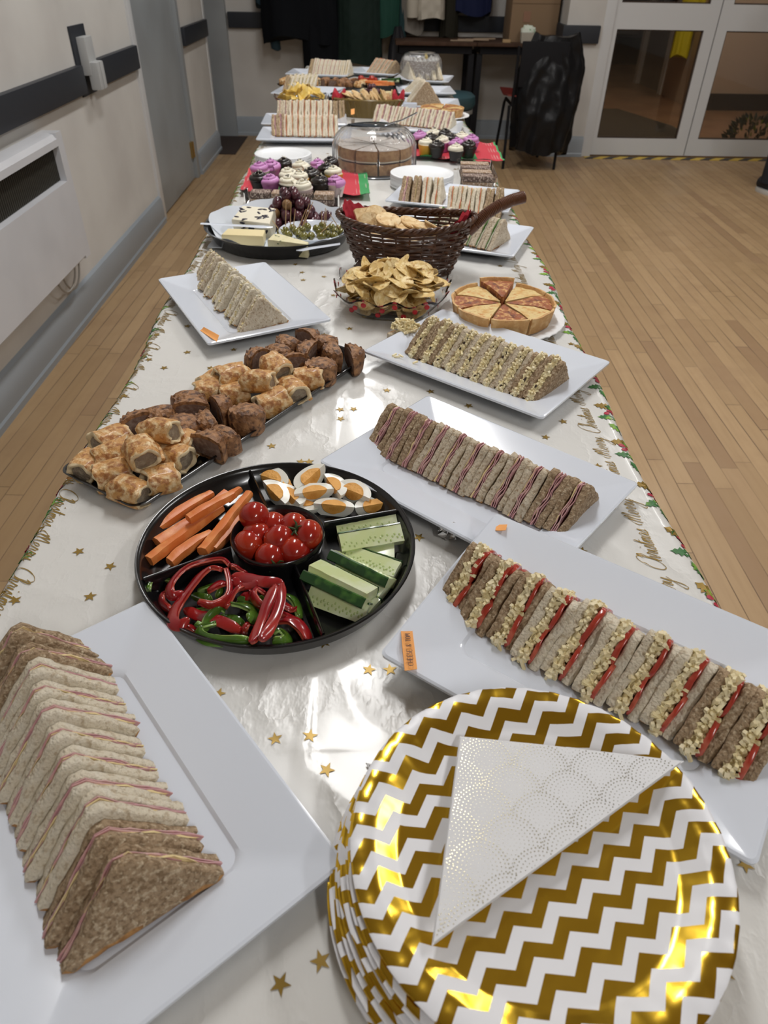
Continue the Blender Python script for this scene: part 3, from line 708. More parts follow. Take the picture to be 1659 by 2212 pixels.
# ================================================================ platters and sandwiches
def rrect(a, b, r, z, n=5):
    pts = []
    for (cx_, cy_, a0) in ((a - r, b - r, 0), (-a + r, b - r, pi / 2), (-a + r, -b + r, pi), (a - r, -b + r, 1.5 * pi)):
        for i in range(n + 1):
            t = a0 + (pi / 2) * i / n; pts.append((cx_ + r * cos(t), cy_ + r * sin(t), z))
    return pts
def platter_mesh(a=.1625, b=.1125, rim=.050, h=.022, flat=False):
    m = MB()
    R = [rrect(a - rim, b - rim, .012, 0), rrect(a - rim + .004, b - rim + .004, .014, 0), rrect(a - .004, b - .004, .006, h - .005), rrect(a, b, .006, h - .0035), rrect(a + .0002, b + .0002, .006, h), rrect(a - .002, b - .002, .006, h + .0012), rrect(a - .005, b - .005, .006, h + .0006), rrect(a - rim + .002, b - rim + .002, .012, .0095), rrect(a - rim - .001, b - rim - .001, .012, .0088), rrect(a - rim - .004, b - rim - .004, .012, .006), rrect(a - rim - .012, b - rim - .012, .01, .0055)]
    return m.loft(R)
def platter(cx_, cy_, ang, label, a=.1625, b=.1125, h=.022, group=None, rim=.050, name='serving_platter'):
    o = platter_mesh(a, b, rim, h).build(name, M_plat, auto=radians(25)); o.location = (cx_, cy_, TZ + .003); o.rotation_euler = (0, 0, ang)
    return tag(o, label, 'platter', group)
def tri_ring(L, H, n=14, r=.13):
    """rounded triangle, base on z=0, points counter clockwise in (x,z)"""
    A, B, D = Vector((-L / 2, 0, 0)), Vector((L / 2, 0, 0)), Vector((0, 0, H)); out = []
    for p, q_ in ((A, B), (B, D), (D, A)):
        for i in range(n):
            t = r * .6 + (1 - r * 1.2) * i / (n - 1); out.append(p.lerp(q_, t))
    return out
def bread_slice(L, H, t, y0, seed, crust=True, rough=.0014):
    base = tri_ring(L, H); c_ = Vector((0, 0, H * .38)); R = []
    lay = [(0, .02), (0, .3), (0, .55), (0, .8), (.0004, .95), (.0014, 1), (t * .33, 1.003), (t * .67, 1.003), (t - .0014, 1), (t - .0004, .95), (t, .8), (t, .55), (t, .3), (t, .02)]
    for y_, s_ in lay:
        R.append([Vector(((p.x - c_.x) * s_ + c_.x, y0 + y_, (p.z - c_.z) * s_ + c_.z)) for p in base])
    m = MB().loft(R)
    sd = seed * 5.1
    for i, p in enumerate(m.v):
        d = noise.noise_vector(p * 38 + Vector((sd, sd, 0))) * .0019 + noise.noise_vector(p * 130 + Vector((0, sd, sd))) * rough + noise.noise_vector(p * 330 + Vector((sd, 0, sd))) * .0008
        d.y = d.y * .7 + noise.noise(Vector((p.x * 22, p.z * 22, sd))) * .0022
        q_ = p + d; q_.z = max(q_.z, 0); m.v[i] = q_
    if crust:
        for k, f in enumerate(m.f):
            zc = sum(m.v[i].z for i in f) / len(f)
            xc = abs(sum(m.v[i].x for i in f) / len(f))
            if zc < .0030 or (xc > L * .462 and zc < .0075): m.m[k] = 1
    return m
def grated(L, H, y0, y1, seed, n=110, s=1.0, col=None, leg='front', spill=.0035):
    r = random.Random(seed); m = MB()
    pts = tri_ring(L - .004, H - .004)
    c_ = Vector((0, 0, H * .38))
    m.loft([[Vector((p.x, y, p.z)) for p in pts] for y in (y0, (y0 + y1) / 2, y1)]); m.disp(.0012, 150, seed)
    A, B, D = Vector((-L / 2, 0, 0)), Vector((L / 2, 0, 0)), Vector((0, 0, H))
    for i in range(n):
        e = r.random(); side = (A, D) if i % 2 else (D, B)
        t = r.uniform(.02, .98); p = side[0].lerp(side[1], t); nrm = (p - c_).normalized()
        p = p + nrm * r.uniform(-.0040, .0004); p.y = r.uniform(y0, y1)
        l, w_ = r.uniform(.0025, .006) * s, r.uniform(.0011, .0018) * s
        k = len(m.v)
        m.box(-l, l, -w_, w_, -w_, w_)
        m.xf(Matrix.Translation(p) @ Euler((r.uniform(0, 6), r.uniform(0, 6), r.uniform(0, 6))).to_matrix().to_4x4(), k)
    return m
def ham_sheet(L, H, y0, seed, layers=2, wav=.0016):
    m = MB(); r = random.Random(seed)
    for l in range(layers):
        pts = tri_ring(L + r.uniform(-.004, .004), H + r.uniform(-.002, .002), 14)
        c_ = Vector((0, 0, H * .38)); th = .0011; yb = y0 + l * .0022
        R = []
        def wv(p): return wav * noise.noise(Vector((p.x * 90, p.z * 90, seed + l))) + wav * .8 * sin(p.x * 260 + seed) * .5
        for side in (0, 1):
            sc = (.02, .4, .7, .9, 1.0) if side == 0 else (1.0, .9, .7, .4, .02)
            for s_ in sc:
                rg = []
                for p in pts:
                    q_ = Vector(((p.x) * s_, 0, (p.z - c_.z) * s_ + c_.z)); q_.y = yb + wv(q_) + (th if side else 0)
                    if s_ == 1.0: q_ += (q_ - c_).normalized() * .0022 * noise.noise(Vector((q_.x * 60, q_.z * 60, seed * 2 + l)))
                    q_.z = max(.001, q_.z); rg.append(q_)
                R.append(rg)
        m.loft(R)
    return m
def tomato_slice(L, H, y0, seed, t0, rad=.017, side=1):
    """half disc sticking slightly out of a leg"""
    D_ = Vector((0, 0, H)); E_ = Vector((L / 2 * side, 0, 0)); p = D_.lerp(E_, t0); dr = (E_ - D_).normalized(); nr = Vector((H * side, 0, L / 2)).normalized()
    m = MB(); R = []; r = random.Random(seed)
    k = 22; th = r.uniform(.0035, .0066); rad = rad * r.uniform(.8, 1.1)
    def ring(s_, y_): return [p + dr * (cos(2 * pi * i / k) * rad * s_) + nr * (sin(2 * pi * i / k) * rad * .5 * s_ - .0062) + Vector((0, y_ + .0014 * sin(2 * pi * i / k + seed), 0)) for i in range(k)]
    R = [ring(.05, y0), ring(.7, y0), ring(.95, y0 + .0003), ring(1, y0 + .001), ring(1, y0 + th - .001), ring(.95, y0 + th - .0003), ring(.7, y0 + th), ring(.05, y0 + th)]
    m.loft(R).disp(.0006, 120, seed)
    for i, v in enumerate(m.v): v.z = max(.001, v.z)
    return m
def make_sandwich(kind, bread, L=.114, H=.058, seed=1):
    B_ = {'white': M_breadW, 'brown': M_breadB, 'oat': M_breadH}[bread]
    root = thing('sandwich', 'x', 'sandwich')
    fill = {'ham': .0042, 'ham_thick': .007, 'cheese_tomato': .0120, 'cheese_pickle': .0085, 'egg': .0045, 'plain': .002, 'salad': .004, 'salmon': .004, 'hamcheese': .003}[kind]
    t = .0098 if kind != 'cheese_tomato' else .0098
    T = 2 * t + fill; ya = -T / 2
    bread_slice(L, H, t, ya, seed).build('bread_slice', [B_, M_crust], root, auto=radians(70))
    bread_slice(L, H, t, ya + t + fill, seed + 40).build('bread_slice', [B_, M_crust], root, auto=radians(70))
    yf = ya + t
    if kind == 'ham':
        ham_sheet(L, H, yf + .0006, seed).build('ham_slice', M_ham, root)
        bread_slice(L * .985, H * .985, .0012, yf + fill - .0012, seed + 3, False).build('butter', M_butter, root)
    elif kind == 'hamcheese':
        ham_sheet(L * .995, H * .995, yf + .0004, seed, 1).build('ham_slice', M_ham, root)
        bread_slice(L * .99, H * .99, .0012, yf + fill - .0012, seed + 3, False).build('butter', M_butter, root)
    elif kind == 'ham_thick':
        ham_sheet(L * .995, H * .995, yf + .0008, seed, 3, .0022).build('ham_slice', M_ham, root)
        bread_slice(L * .98, H * .98, .001, yf, seed + 3, False).build('butter', M_butter, root)
    elif kind == 'cheese_tomato':
        grated(L, H, yf, yf + fill * .60, seed, 170, 1.05).build('grated_cheese', M_cheese, root, smooth=False)
        for i, (t0, sd) in enumerate(((.24, 1), (.68, 1), (.30, -1), (.72, -1))):
            tomato_slice(L, H, yf + fill - .0050 + .0012 * (i % 2), seed + i, t0, .0195, sd).build('tomato_slice', M_tom, root)
    elif kind == 'cheese_pickle':
        grated(L, H, yf, yf + fill, seed, 200, 1.0).build('grated_cheese', M_cheese, root, smooth=False)
        r = random.Random(seed + 9)
        for i in range(6):
            m = MB(); tt = r.uniform(.1, .9); sd = r.choice((-1, 1)); m.sphere((sd * L / 2 * tt, yf + r.uniform(.002, fill - .002), H * (1 - tt) + .0008), r.uniform(.0018, .0032), 8, 6, sc=(1, .8, 1.3))
            m.disp(.001, 200, seed).build('pickle', M_pick, root)
    elif kind == 'egg':
        grated(L * .995, H * .995, yf, yf + fill, seed, 70, .7).build('egg_filling', M_egg, root, smooth=False)
    elif kind == 'salad':
        ham_sheet(L * .995, H * .995, yf, seed, 1, .003).build('lettuce', M_green, root)
        bread_slice(L * .99, H * .99, .002, yf + fill - .002, seed + 3, False).build('mayonnaise', MATS.get('mayo') or mat('mayo', (.75, .72, .6), .4), root)
    elif kind == 'salmon':
        ham_sheet(L * 1.0, H * 1.0, yf + .0004, seed, 1, .001).build('salmon_slice', mat('salmon', (.75, .22, .10), .4), root)
        bread_slice(L * .98, H * .98, .002, yf + fill - .002, seed + 3, False).build('butter', M_butter, root)
    elif kind == 'plain':
        bread_slice(L * .99, H * .99, .002, yf, seed + 3, False).build('butter', M_butter, root)
    return root
SW = {}
def sandwich(kind, bread, variants=2, L=.114, H=.058):
    key = (kind, bread, L, H); lst = SW.setdefault(key, [])
    if len(lst) < variants: lst.append(Proto(make_sandwich(kind, bread, L, H, seed=len(lst) * 11 + len(SW) * 3 + 1))); return lst[-1].get()
    return rnd.choice(lst).get()
def row(kinds, F0, F1, L, label, group, side=1, lean=0.0, z=TZ + .0095, jit=.004, yaw=0.0, ends=('left', 'right'), H=.058, variants=2, sink=0, names=None):
    """kinds: list of (kind, bread). F0/F1 world points of the front crust ends of the first and the last"""
    n = len(kinds); F0 = Vector(F0); F1 = Vector(F1); d = (F1 - F0); d.z = 0; ang = atan2(d.y, d.x)
    back = Vector((-sin(ang), cos(ang), 0)) * side
    out = []
    for i, (kd, br) in enumerate(kinds):
        f = i / max(1, n - 1)
        p = F0.lerp(F1, f) + back * (L / 2 + U(-jit, jit)); p.z = z - sink
        o = sandwich(kd, br, variants, L, H)
        le = lean if not callable(lean) else lean(f)
        place(o, p, (le + U(-.03, .03), 0, 0)); o.rotation_mode = 'XYZ'
        rz = ang - pi / 2 + yaw + U(-.035, .035)
        # local x = hypotenuse -> across the row ; local y = thickness -> along the row
        Rm = Matrix.Rotation(rz, 4, 'Z') @ Matrix.Rotation(le + U(-.02, .02), 4, 'X')
        o.rotation_euler = Rm.to_euler('XYZ')
        o.scale = (U(.97, 1.03), 1, U(.96, 1.03))
        o['label'] = (names(i, n, kd, br) if names else label.format(pos=ordn(i, n, *ends), bread={'white': 'white', 'brown': 'brown', 'oat': 'oatmeal'}[br])); o['group'] = group
        out.append(o)
    return out
A3 = radians(-35.3)
# ---- platter 1 : ham, front left
platter(-.205, .281, radians(-51.5), 'large white platter at the front left under the ham sandwiches', b=.1125)
ks = [('ham', 'brown')] * 2 + [('ham', 'white')] * 7 + [('ham', 'brown')] * 2
row(ks, P(222, 1410, .757), P(480, 1868, .757), .118, '{bread}-bread ham sandwich, {pos} of the front left platter', 'ham sandwiches on the front left platter', side=-1, lean=lambda f: .26 if f < .75 else .26 + (f - .75) * .5, ends=('far', 'near'), H=.060, variants=3, yaw=-.03)
# ---- platter 3 : cheese and tomato
p3_ = platter(.208, .4065, A3, 'white platter behind the gold plates, under cheese and tomato sandwiches')
p3_.rotation_euler = (Matrix.Rotation(A3, 4, 'Z') @ Matrix.Rotation(radians(4.2), 4, 'X') @ Matrix.Rotation(radians(1.2), 4, 'Y')).to_euler(); p3_.location.z = TZ + .0115
ks = [('cheese_tomato', 'brown')] * 3 + [('cheese_tomato', 'white')] * 5 + [('cheese_tomato', 'brown')] * 2
row(ks, P(950, 1350, .757), P(1560, 1700, .757), .110, '{bread}-bread cheese and tomato sandwich, {pos} of its row', 'cheese and tomato sandwiches', lean=lambda f: -.12, variants=3, z=TZ + .0155)
# ---- platter 4 : ham
platter(.133, .6965, radians(-41.3), 'white platter behind the cheese and tomato one, under a packed row of ham sandwiches')
ks = [('ham_thick', 'brown')] * 3 + [('ham_thick', 'oat')] * 6 + [('ham_thick', 'brown')] * 2
row(ks, P(795, 988, .757), P(1185, 1168, .757), .105, '{bread}-bread ham sandwich, {pos} of the middle right platter', 'ham sandwiches on the middle right platter', lean=lambda f: -.10, variants=3, H=.055)
# ---- platter 5 : cheese and pickle
platter(.187, 1.017, radians(-39.5), 'white platter just in front of the quiche, under cheese and pickle sandwiches')
ks = [('cheese_pickle', 'brown')] * 2 + [('cheese_pickle', 'oat')] * 6 + [('cheese_pickle', 'brown')] * 2
row(ks, P(885, 778, .757), P(1135, 876, .757), .110, '{bread}-bread cheese and pickle sandwich, {pos} of its row', 'cheese and pickle sandwiches', lean=lambda f: -.14, variants=3)
t = thing('open_sandwich', 'open sandwich heaped with grated cheese at the left end of the cheese and pickle platter', 'sandwich', P(876, 722, .762), .4)
m = bread_slice(.06, .05, .012, 0, 5); m.xf(Matrix.Rotation(pi / 2, 4, 'X') @ Matrix.Translation((0, -.012, -.02))); m.build('bread_slice', [M_breadH, M_crust], t)
g = MB(); r_ = random.Random(5)
for i in range(110):
    k = len(g.v); l = r_.uniform(.004, .012); g.box(-l, l, -.0014, .0014, -.0014, .0014)
    rr = sqrt(r_.random()) * .021; a = r_.uniform(0, 6.3)
    g.xf(Matrix.Translation((rr * cos(a), rr * sin(a), .013 + (.021 - rr) * .9 * r_.random())) @ Euler((r_.uniform(-.5, .5), r_.uniform(-.7, .7), r_.uniform(0, 6))).to_matrix().to_4x4(), k)
g.build('grated_cheese', M_cheese, t, smooth=False)
cr = MB()
for (u, v) in ((858, 772), (866, 770), (897, 784), (852, 768)):
    p = P(u, v, .772); k = len(cr.v); cr.box(-.005, .005, -.0012, .0012, 0, .0024); cr.xf(Matrix.Translation(p) @ Matrix.Rotation(U(0, 3), 4, 'Z'), k)
cr = cr.build('cheese_shred', M_cheese, smooth=False); tag(cr, 'stray shreds of cheese fallen on the rim of the cheese and pickle platter', 'cheese', kind='stuff')
# ---- egg platter
platter(-.24, 1.25, radians(-62.5), 'white platter under the egg sandwiches, orange slip on its near corner', b=.111)
ks = [('egg', 'oat')] * 2 + [('egg', 'white')] * 5 + [('egg', 'oat')]
row(ks, P(521, 598, .757), P(626, 699, .757), .102, '{bread}-bread egg sandwich, {pos} of its row', 'egg sandwiches', side=-1, lean=lambda f: .10, ends=('far', 'near'), variants=2, yaw=.10, H=.060)
# ---- orange notes
def note(label, poly, z, curl=.004, text=None):
    t = thing('paper_note', label, 'note', P(*poly[0], z)); o = Vector(t.location)
    q_ = [P(u, v, z) - o for u, v in poly]
    R = []
    for i in range(9):
        f = i / 8; a = q_[0].lerp(q_[1], f); b = q_[3].lerp(q_[2], f); zz = curl * (1 - cos(f * 2)) * .5
        R.append([a + Vector((0, 0, zz + .0006)), b + Vector((0, 0, zz + .0006)), b + Vector((0, 0, zz)), a + Vector((0, 0, zz))])
    MB().loft(R).build('paper', M_note, t, smooth=False); return t, q_
t, q_ = note('orange paper label reading cheese and tom, on the rim of the cheese and tomato platter', ((866, 1364), (891, 1366), (901, 1448), (874, 1449)), .7825, .002)
CAP = {
 'C': ([[(.7,.85),(.4,1),(.05,.6),(.1,.1),(.6,.05)]],.85),'H': ([[(.05,1),(.05,0)],[(.6,1),(.6,0)],[(.05,.5),(.6,.5)]],.8),'E': ([[(.5,1),(.05,1),(.05,.02),(.55,0)],[(.05,.5),(.45,.5)]],.7),
 'S': ([[(.5,.9),(.2,1),(.1,.7),(.45,.4),(.4,.05),(.05,.1)]],.7),'&': ([[(.6,0),(.15,.7),(.3,1),(.45,.8),(.1,.3),(.25,0),(.6,.4)]],.8),'T': ([[(0,1),(.7,1)],[(.35,1),(.35,0)]],.8),
 'O': ([[(.35,1),(.05,.6),(.2,.02),(.55,.2),(.6,.75),(.35,1)]],.75),'M': ([[(0,0),(.1,1),(.35,.3),(.6,1),(.7,0)]],.85)}
S_, w_ = word_strokes('CHEESE & TOM', CAP, 0)
# runs up the slip (bottom to top in the picture)
bl, br_, tl = (q_[2], q_[3], q_[1])   # near edge -> far edge
up = (q_[0] + q_[1]) / 2 - (q_[2] + q_[3]) / 2; rt = (q_[2] - q_[3])
o0_ = q_[2] * .30 + q_[3] * .70
ink = MB()
LW = up.length * .84; sc = LW / w_; un = up.normalized(); rn = -rt.normalized()
st0 = (q_[2] * .72 + q_[3] * .28) + up * .06
for s_ in S_:
    ribbon(ink, s_, .07, lambda a, b: st0 + un * (a * sc) + rn * (b * sc * 1.1) + Vector((0, 0, .0034)))
ink.build('handwriting', M_ink, t, smooth=False)
note('orange paper slip peeking over the back corner of the cheese and tomato platter', ((1072, 1133), (1095, 1138), (1092, 1150), (1070, 1146)), .792)
t, _ = note('curled orange paper slip on the near corner of the egg platter', ((432, 714), (441, 712), (474, 730), (468, 738)), .776, .006)
# ================================================================ chevron plates, napkins, foil
M_chev = mat('chevron_card', (.82, .83, .86), .3)
q = NB(M_chev); xy = q.sep(q.map(q.coord(), rot=(0, 0, radians(-29.2))))
lam, per, amp = .0292, .0203, .0102
tri = q.mth('ABSOLUTE', q.mth('SUBTRACT', q.mth('FRACT', q.mth('DIVIDE', xy[0], lam)), .5))
vv = q.mth('FRACT', q.mth('DIVIDE', q.mth('ADD', xy[1], q.mth('MULTIPLY', tri, amp * 2)), per))
g_ = q.mth('GREATER_THAN', vv, .5)
q.set('Base Color', q.mixc(g_, (.80, .81, .85), (.78, .50, .05))); q.set('Metallic', g_); q.set('Roughness', q.rng(g_, 0, 1, .35, .16))
q.bump(q.noise(q.coord(), 28, 2), .25, .004)
def plate_prof(r, h=.016, th=.0012):
    top = [(r * .02, .0035), (r * .72, .0035), (r * .76, .005), (r * .86, h * .82), (r * .90, h * .92), (r * .985, h), (r, h - .001)]
    bot = [(r, h - .001 - th), (r * .90, h * .92 - th), (r * .86, h * .82 - th), (r * .76, .003), (r * .72, .0015), (r * .02, .0015)]
    return (top + bot)[::-1]
def flute(a, z, r=.5): return .0
NP = 8
ang0 = [U(0, 6.28) for _ in range(NP)]
pm = []
for k in range(2):
    m = MB().lathe(plate_prof(.128), 128, cap=(True, True))
    for i, p in enumerate(m.v):
        a = atan2(p.y, p.x); rr = hypot(p.x, p.y)
        if rr > .095: p.z += .0006 * sin(40 * a) * (rr - .095) / .03 + .0004 * sin(3 * a) * (rr - .095) / .03
    pm.append(m)
base = None
cx0, cy0 = .1165, .2235
for i in range(NP):
    f = 1 - i / (NP - 1)
    ox = -.017 * f - (.0008 * sin(i * 2.1)); oy = -.012 * f + .0008 * cos(i * 1.7)
    if i < 2: pr = pm[i].build('paper_plate', M_chev, auto=radians(60)); protoP = pr if i == 0 else protoP
    else:
        pr = protoP.copy(); C.objects.link(pr)
    pr.location = (cx0 + ox, cy0 + oy, TZ + .004 + i * .0048); pr.rotation_euler = (radians(-.3), radians(.3), ang0[i] if i < NP - 1 else 0)
    tag(pr, 'round gold and white chevron paper plate, %s of its stack' % (['lowest', 'second from the bottom', 'third from the bottom', 'fourth from the bottom', 'fourth from the top', 'third from the top', 'second from the top', 'topmost'][i]), 'plate', 'chevron paper plates')
# dotted napkin, folded to a triangle, lying on the top plate
M_nap = mat('white_napkin', (.78, .79, .81), .85, bump=(350, .25, .0006))
M_dot = mat('foil_dots', (.40, .36, .24), .25, metal=1)
zt = TZ + .004 + 7 * .0048 + .0045
A_, B_2, C_ = P(992, 1594, zt + .003), P(1476, 1648, zt + .014), P(932, 2047, zt + .012)
nt_ = thing('paper_napkin', 'white napkin with foil dots folded to a triangle on the chevron plates', 'napkin', A_)
e1 = B_2 - A_; e2 = C_ - A_; 
def nap_pt(u, v, k=0):
    p = e1 * u + e2 * v
    dz = .0025 * sin(pi * min(1, u + v)) + .0012 * noise.noise(Vector((u * 4, v * 4, 3 + k)))
    r_ = (A_.xy + p.xy - Vector((cx0, cy0))).length
    return Vector((p.x, p.y, p.z + dz * .4 + k * .0013 + .001))
def nap_layer(k, ins):
    m = MB(); N = 22; idx = {}
    for s_ in (0, 1):
        for i in range(N + 1):
            for j in range(N + 1 - i):
                u = ins + (1 - 3 * ins) * i / N; v = ins + (1 - 3 * ins) * j / N
                idx[(s_, i, j)] = len(m.v); m.v.append(nap_pt(u, v, k) - Vector((0, 0, s_ * .0007)))
    for s_ in (0, 1):
        for i in range(N):
            for j in range(N - i):
                m.f.append((idx[s_, i, j], idx[s_, i + 1, j], idx[s_, i, j + 1])); m.m.append(0)
                if j < N - i - 1: m.f.append((idx[s_, i + 1, j], idx[s_, i + 1, j + 1], idx[s_, i, j + 1])); m.m.append(0)
    for (f0) in ([(i, 0) for i in range(N + 1)], [(0, j) for j in range(N + 1)], [(i, N - i) for i in range(N + 1)]):
        for a, b in zip(f0[:-1], f0[1:]): m.f.append((idx[(0,) + a], idx[(0,) + b], idx[(1,) + b], idx[(1,) + a])); m.m.append(0)
    return m
m = nap_layer(0, .004); m2_ = nap_layer(1, .0); k = nap_layer(2, .006)
for q_ in (m2_, k): m.add(q_.v, q_.f)
# scallop of dots: rows of overlapping fans
dots = MB(); S_ = .041
LA = e1.length; ux = e1.normalized(); vy_ = (e2 - ux * e2.dot(ux)); LB = vy_.length; vy_.normalize()
inv = Matrix(((e1.dot(ux), e2.dot(ux)), (e1.dot(vy_), e2.dot(vy_)))).inverted()
def add_dot(x_, y_, r_):
    uv = inv @ Vector((x_, y_)); u, v = uv
    if u < .012 or v < .012 or u + v > .985: return
    pts = []
    for i in range(6):
        d = inv @ Vector((x_ + r_ * cos(i * pi / 3), y_ + r_ * sin(i * pi / 3))); pts.append(nap_pt(d[0], d[1], 2) + Vector((0, 0, .0004)))
    dots.add(pts, [tuple(range(6))], 1)
rows_ = int(LB / (S_ * .5)) + 4
rot = radians(0)
for rI in range(-3, rows_):
    cy1 = rI * S_ * .5
    for cI in range(-1, int(LA / S_) + 2):
        cx1 = (cI + (.5 if rI % 2 else 0)) * S_
        for ri_, rad in enumerate((.0016, .0031, .0046, .0061, .0076, .0091, .0103)):
            rad2 = rad / .0108 * S_ * .5 * 1.0
            nd = int(2 * pi * rad2 / .0027); dr_ = .00012 + .000032 * ri_
            for a in range(nd):
                an = 2 * pi * a / nd; x_, y_ = cx1 + rad2 * cos(an), cy1 + rad2 * sin(an)
                # hidden by the fans of the next rows
                hid = False
                for (dx_, dy_) in ((S_ / 2, S_ / 2), (-S_ / 2, S_ / 2), (0, S_)):
                    if hypot(x_ - cx1 - dx_, y_ - cy1 - dy_) < S_ * .5: hid = True; break
                if not hid: add_dot(x_, y_, dr_ * 1.55)
m.add(dots.v, dots.f, 1)
m.build('folded_tissue', [M_nap, M_dot], nt_, auto=radians(60))
# napkin corners trapped below the plates
M_napd = mat('dotted_napkin', (.75, .76, .78), .8)
q = NB(M_napd); vd = q.voro(q.coord(), 300, rand=.2); q.set('Base Color', q.mixc(q.mth('LESS_THAN', vd, .33), (.75, .76, .78), (.12, .12, .11)))
for i, (u, v, rz, lab) in enumerate(((790, 1640, 2.6, 'upper left'), (745, 1815, 3.0, 'left'), (728, 1860, 3.4, 'lower left'), (1545, 1965, .1, 'right'))):
    p = P(u, v, TZ + .01); d = (Vector((cx0, cy0, 0)) - Vector((p.x, p.y, 0))).normalized(); s_ = Vector((-d.y, d.x, 0))
    V = [Vector((0, 0, 0)), d * .05 + s_ * .022, d * .05 - s_ * .022]; tp = [a + Vector((0, 0, .0012)) for a in V]
    o = MB().add(V + tp, [(0, 2, 1), (3, 4, 5), (0, 1, 4, 3), (1, 2, 5, 4), (2, 0, 3, 5)]).build('paper_napkin', M_napd, smooth=False)
    o.location = (p.x, p.y, TZ + .0035); tag(o, 'corner of a dotted paper napkin poking out under the chevron plates, ' + lab + ' side', 'napkin', 'napkins under the plates')
# foil ball
m = MB().sphere((0, 0, .009), .0105, 18, 12).disp(.006, 140, 3); o = m.build('foil_ball', mat('aluminium_foil', (.7, .7, .7), .18, metal=1), smooth=False)
p = P(968, 1157, .757); o.location = (p.x, p.y + .004, TZ + .002); tag(o, 'crumpled ball of silver foil beneath the edge of the middle ham platter', 'foil')
# ================================================================ round vegetable tray
VX, VY, VR = -.0985, .562, .1485
t = thing('vegetable_tray', 'round black divided tray holding carrots, eggs, cucumber, peppers and tomatoes', 'tray', (VX, VY, TZ + .002)); HT = .026
MB().lathe([(.02, 0), (VR - .02, 0), (VR - .008, .008), (VR - .002, HT - .002), (VR, HT), (VR - .001, HT + .0015), (VR - .004, HT + .001), (VR - .0065, HT - .004), (VR - .012, .010), (VR - .024, .0035), (.02, .003)], 96).build('tray_base', M_blk, t, auto=radians(60))
cupc = P(600, 1155, TZ + .03); ccx, ccy = cupc.x - VX, cupc.y - VY; CR = .051
MB().lathe([(CR - .006, .003), (CR - .002, .02), (CR, .029), (CR - .0015, .0305), (CR - .004, .029), (CR - .007, .018), (CR - .012, .006), (.01, .005)], 64, c=(ccx, ccy, 0), cap=(False, True)).build('centre_cup', M_blk, t, auto=radians(60))
for (u, v, ui, vi) in ((540, 1016, 577, 1096), (862, 1100, 700, 1128), (700, 1372, 637, 1220), (300, 1252, 498, 1182)):
    a = P(u, v, TZ + .027); b = P(ui, vi, TZ + .027); a = Vector((a.x - VX, a.y - VY, 0)); b = Vector((b.x - VX, b.y - VY, 0))
    a = a.normalized() * (VR - .0075); d = (b - a).normalized(); s_ = Vector((-d.y, d.x, 0)) 
    R = []
    for i in range(7):
        p = a.lerp(b, i / 6); R.append([p + s_ * w_ + Vector((0, 0, z_)) for w_, z_ in ((-.005, .003 if i else .014), (-.002, .012 if i else .016), (-.0016, .0245), (0, .0262), (.0016, .0245), (.002, .012 if i else .016), (.005, .003 if i else .014))])
    MB().loft(R).build('divider', M_blk, t)
zf = TZ + .006
# tomatoes
M_ctom = mat('cherry_tomato_skin', (.34, .014, .008), .16, coat=.4, mix=[(30, (.46, .04, .012), .45, .7, 1)]); M_cal = mat('calyx_green', (.03, .07, .015), .6)
def make_tomato(cal, seed):
    rt_ = thing('cherry_tomato', 'x', 'tomato'); r0 = .0168
    m = MB().sphere((0, 0, 0), r0, 28, 20)
    for p in m.v:
        d = hypot(p.x, p.y)
        if p.z > 0: p.z -= .003 * math.exp(-(d / .004) ** 2)
        p.z *= .96
    m.disp(.0008, 30, seed).build('fruit', M_ctom, rt_)
    if cal:
        c_ = MB()
        for i in range(5):
            a = i * 2 * pi / 5 + seed; c_.tube([(0, 0, r0 * .8), (.003 * cos(a), .003 * sin(a), r0 * .93), (.0065 * cos(a), .0065 * sin(a), r0 * .96), (.0095 * cos(a), .0095 * sin(a), r0 * (.82 + .4 * (i % 2)))], [.0012, .0012, .0011, .0004], 6)
        c_.tube([(0, 0, r0 * .8), (.001, 0, r0 * 1.05), (.003, .001, r0 * 1.25)], [.001, .0009, .0008], 6).build('calyx', M_cal, rt_)
    return rt_
toms = [(735, 445, .026, 0, (0, 0)), (720, 335, .040, 0, (0, 0)), (828, 392, .026, 0, (0, 0)), (950, 400, .028, 1, (-.7, -.9)), (1030, 442, .036, 1, (-.9, .35)), (865, 472, .032, 1, (1.6, .3)), (690, 500, .024, 1, (.5, 1.5)), (815, 570, .022, 1, (1.5, 1.2)), (955, 535, .026, 0, (0, 0))]
tl_ = ['behind the others, low in the cup', 'highest at the back left of the cup', 'at the back of the cup', 'with a green calyx at the back right', 'orange-tinged with an upright calyx at the right', 'in the middle of the cup', 'with a dark calyx at the left', 'at the front of the cup', 'at the front right of the cup']
for i, (x_, y_, z_, c_, rt_) in enumerate(toms):
    o = make_tomato(c_, i); p = P(280 + x_ / 2.676, 990 + y_ / 2.676, TZ + z_)
    place(o, p, (rt_[0], rt_[1], U(0, 3)) if c_ else (U(2, 3), 0, 0)); o['label'] = 'cherry tomato ' + tl_[i] + ' of the round tray'.replace(' of the round tray', ''); o['group'] = 'cherry tomatoes'
    o['label'] = 'red cherry tomato ' + tl_[i]
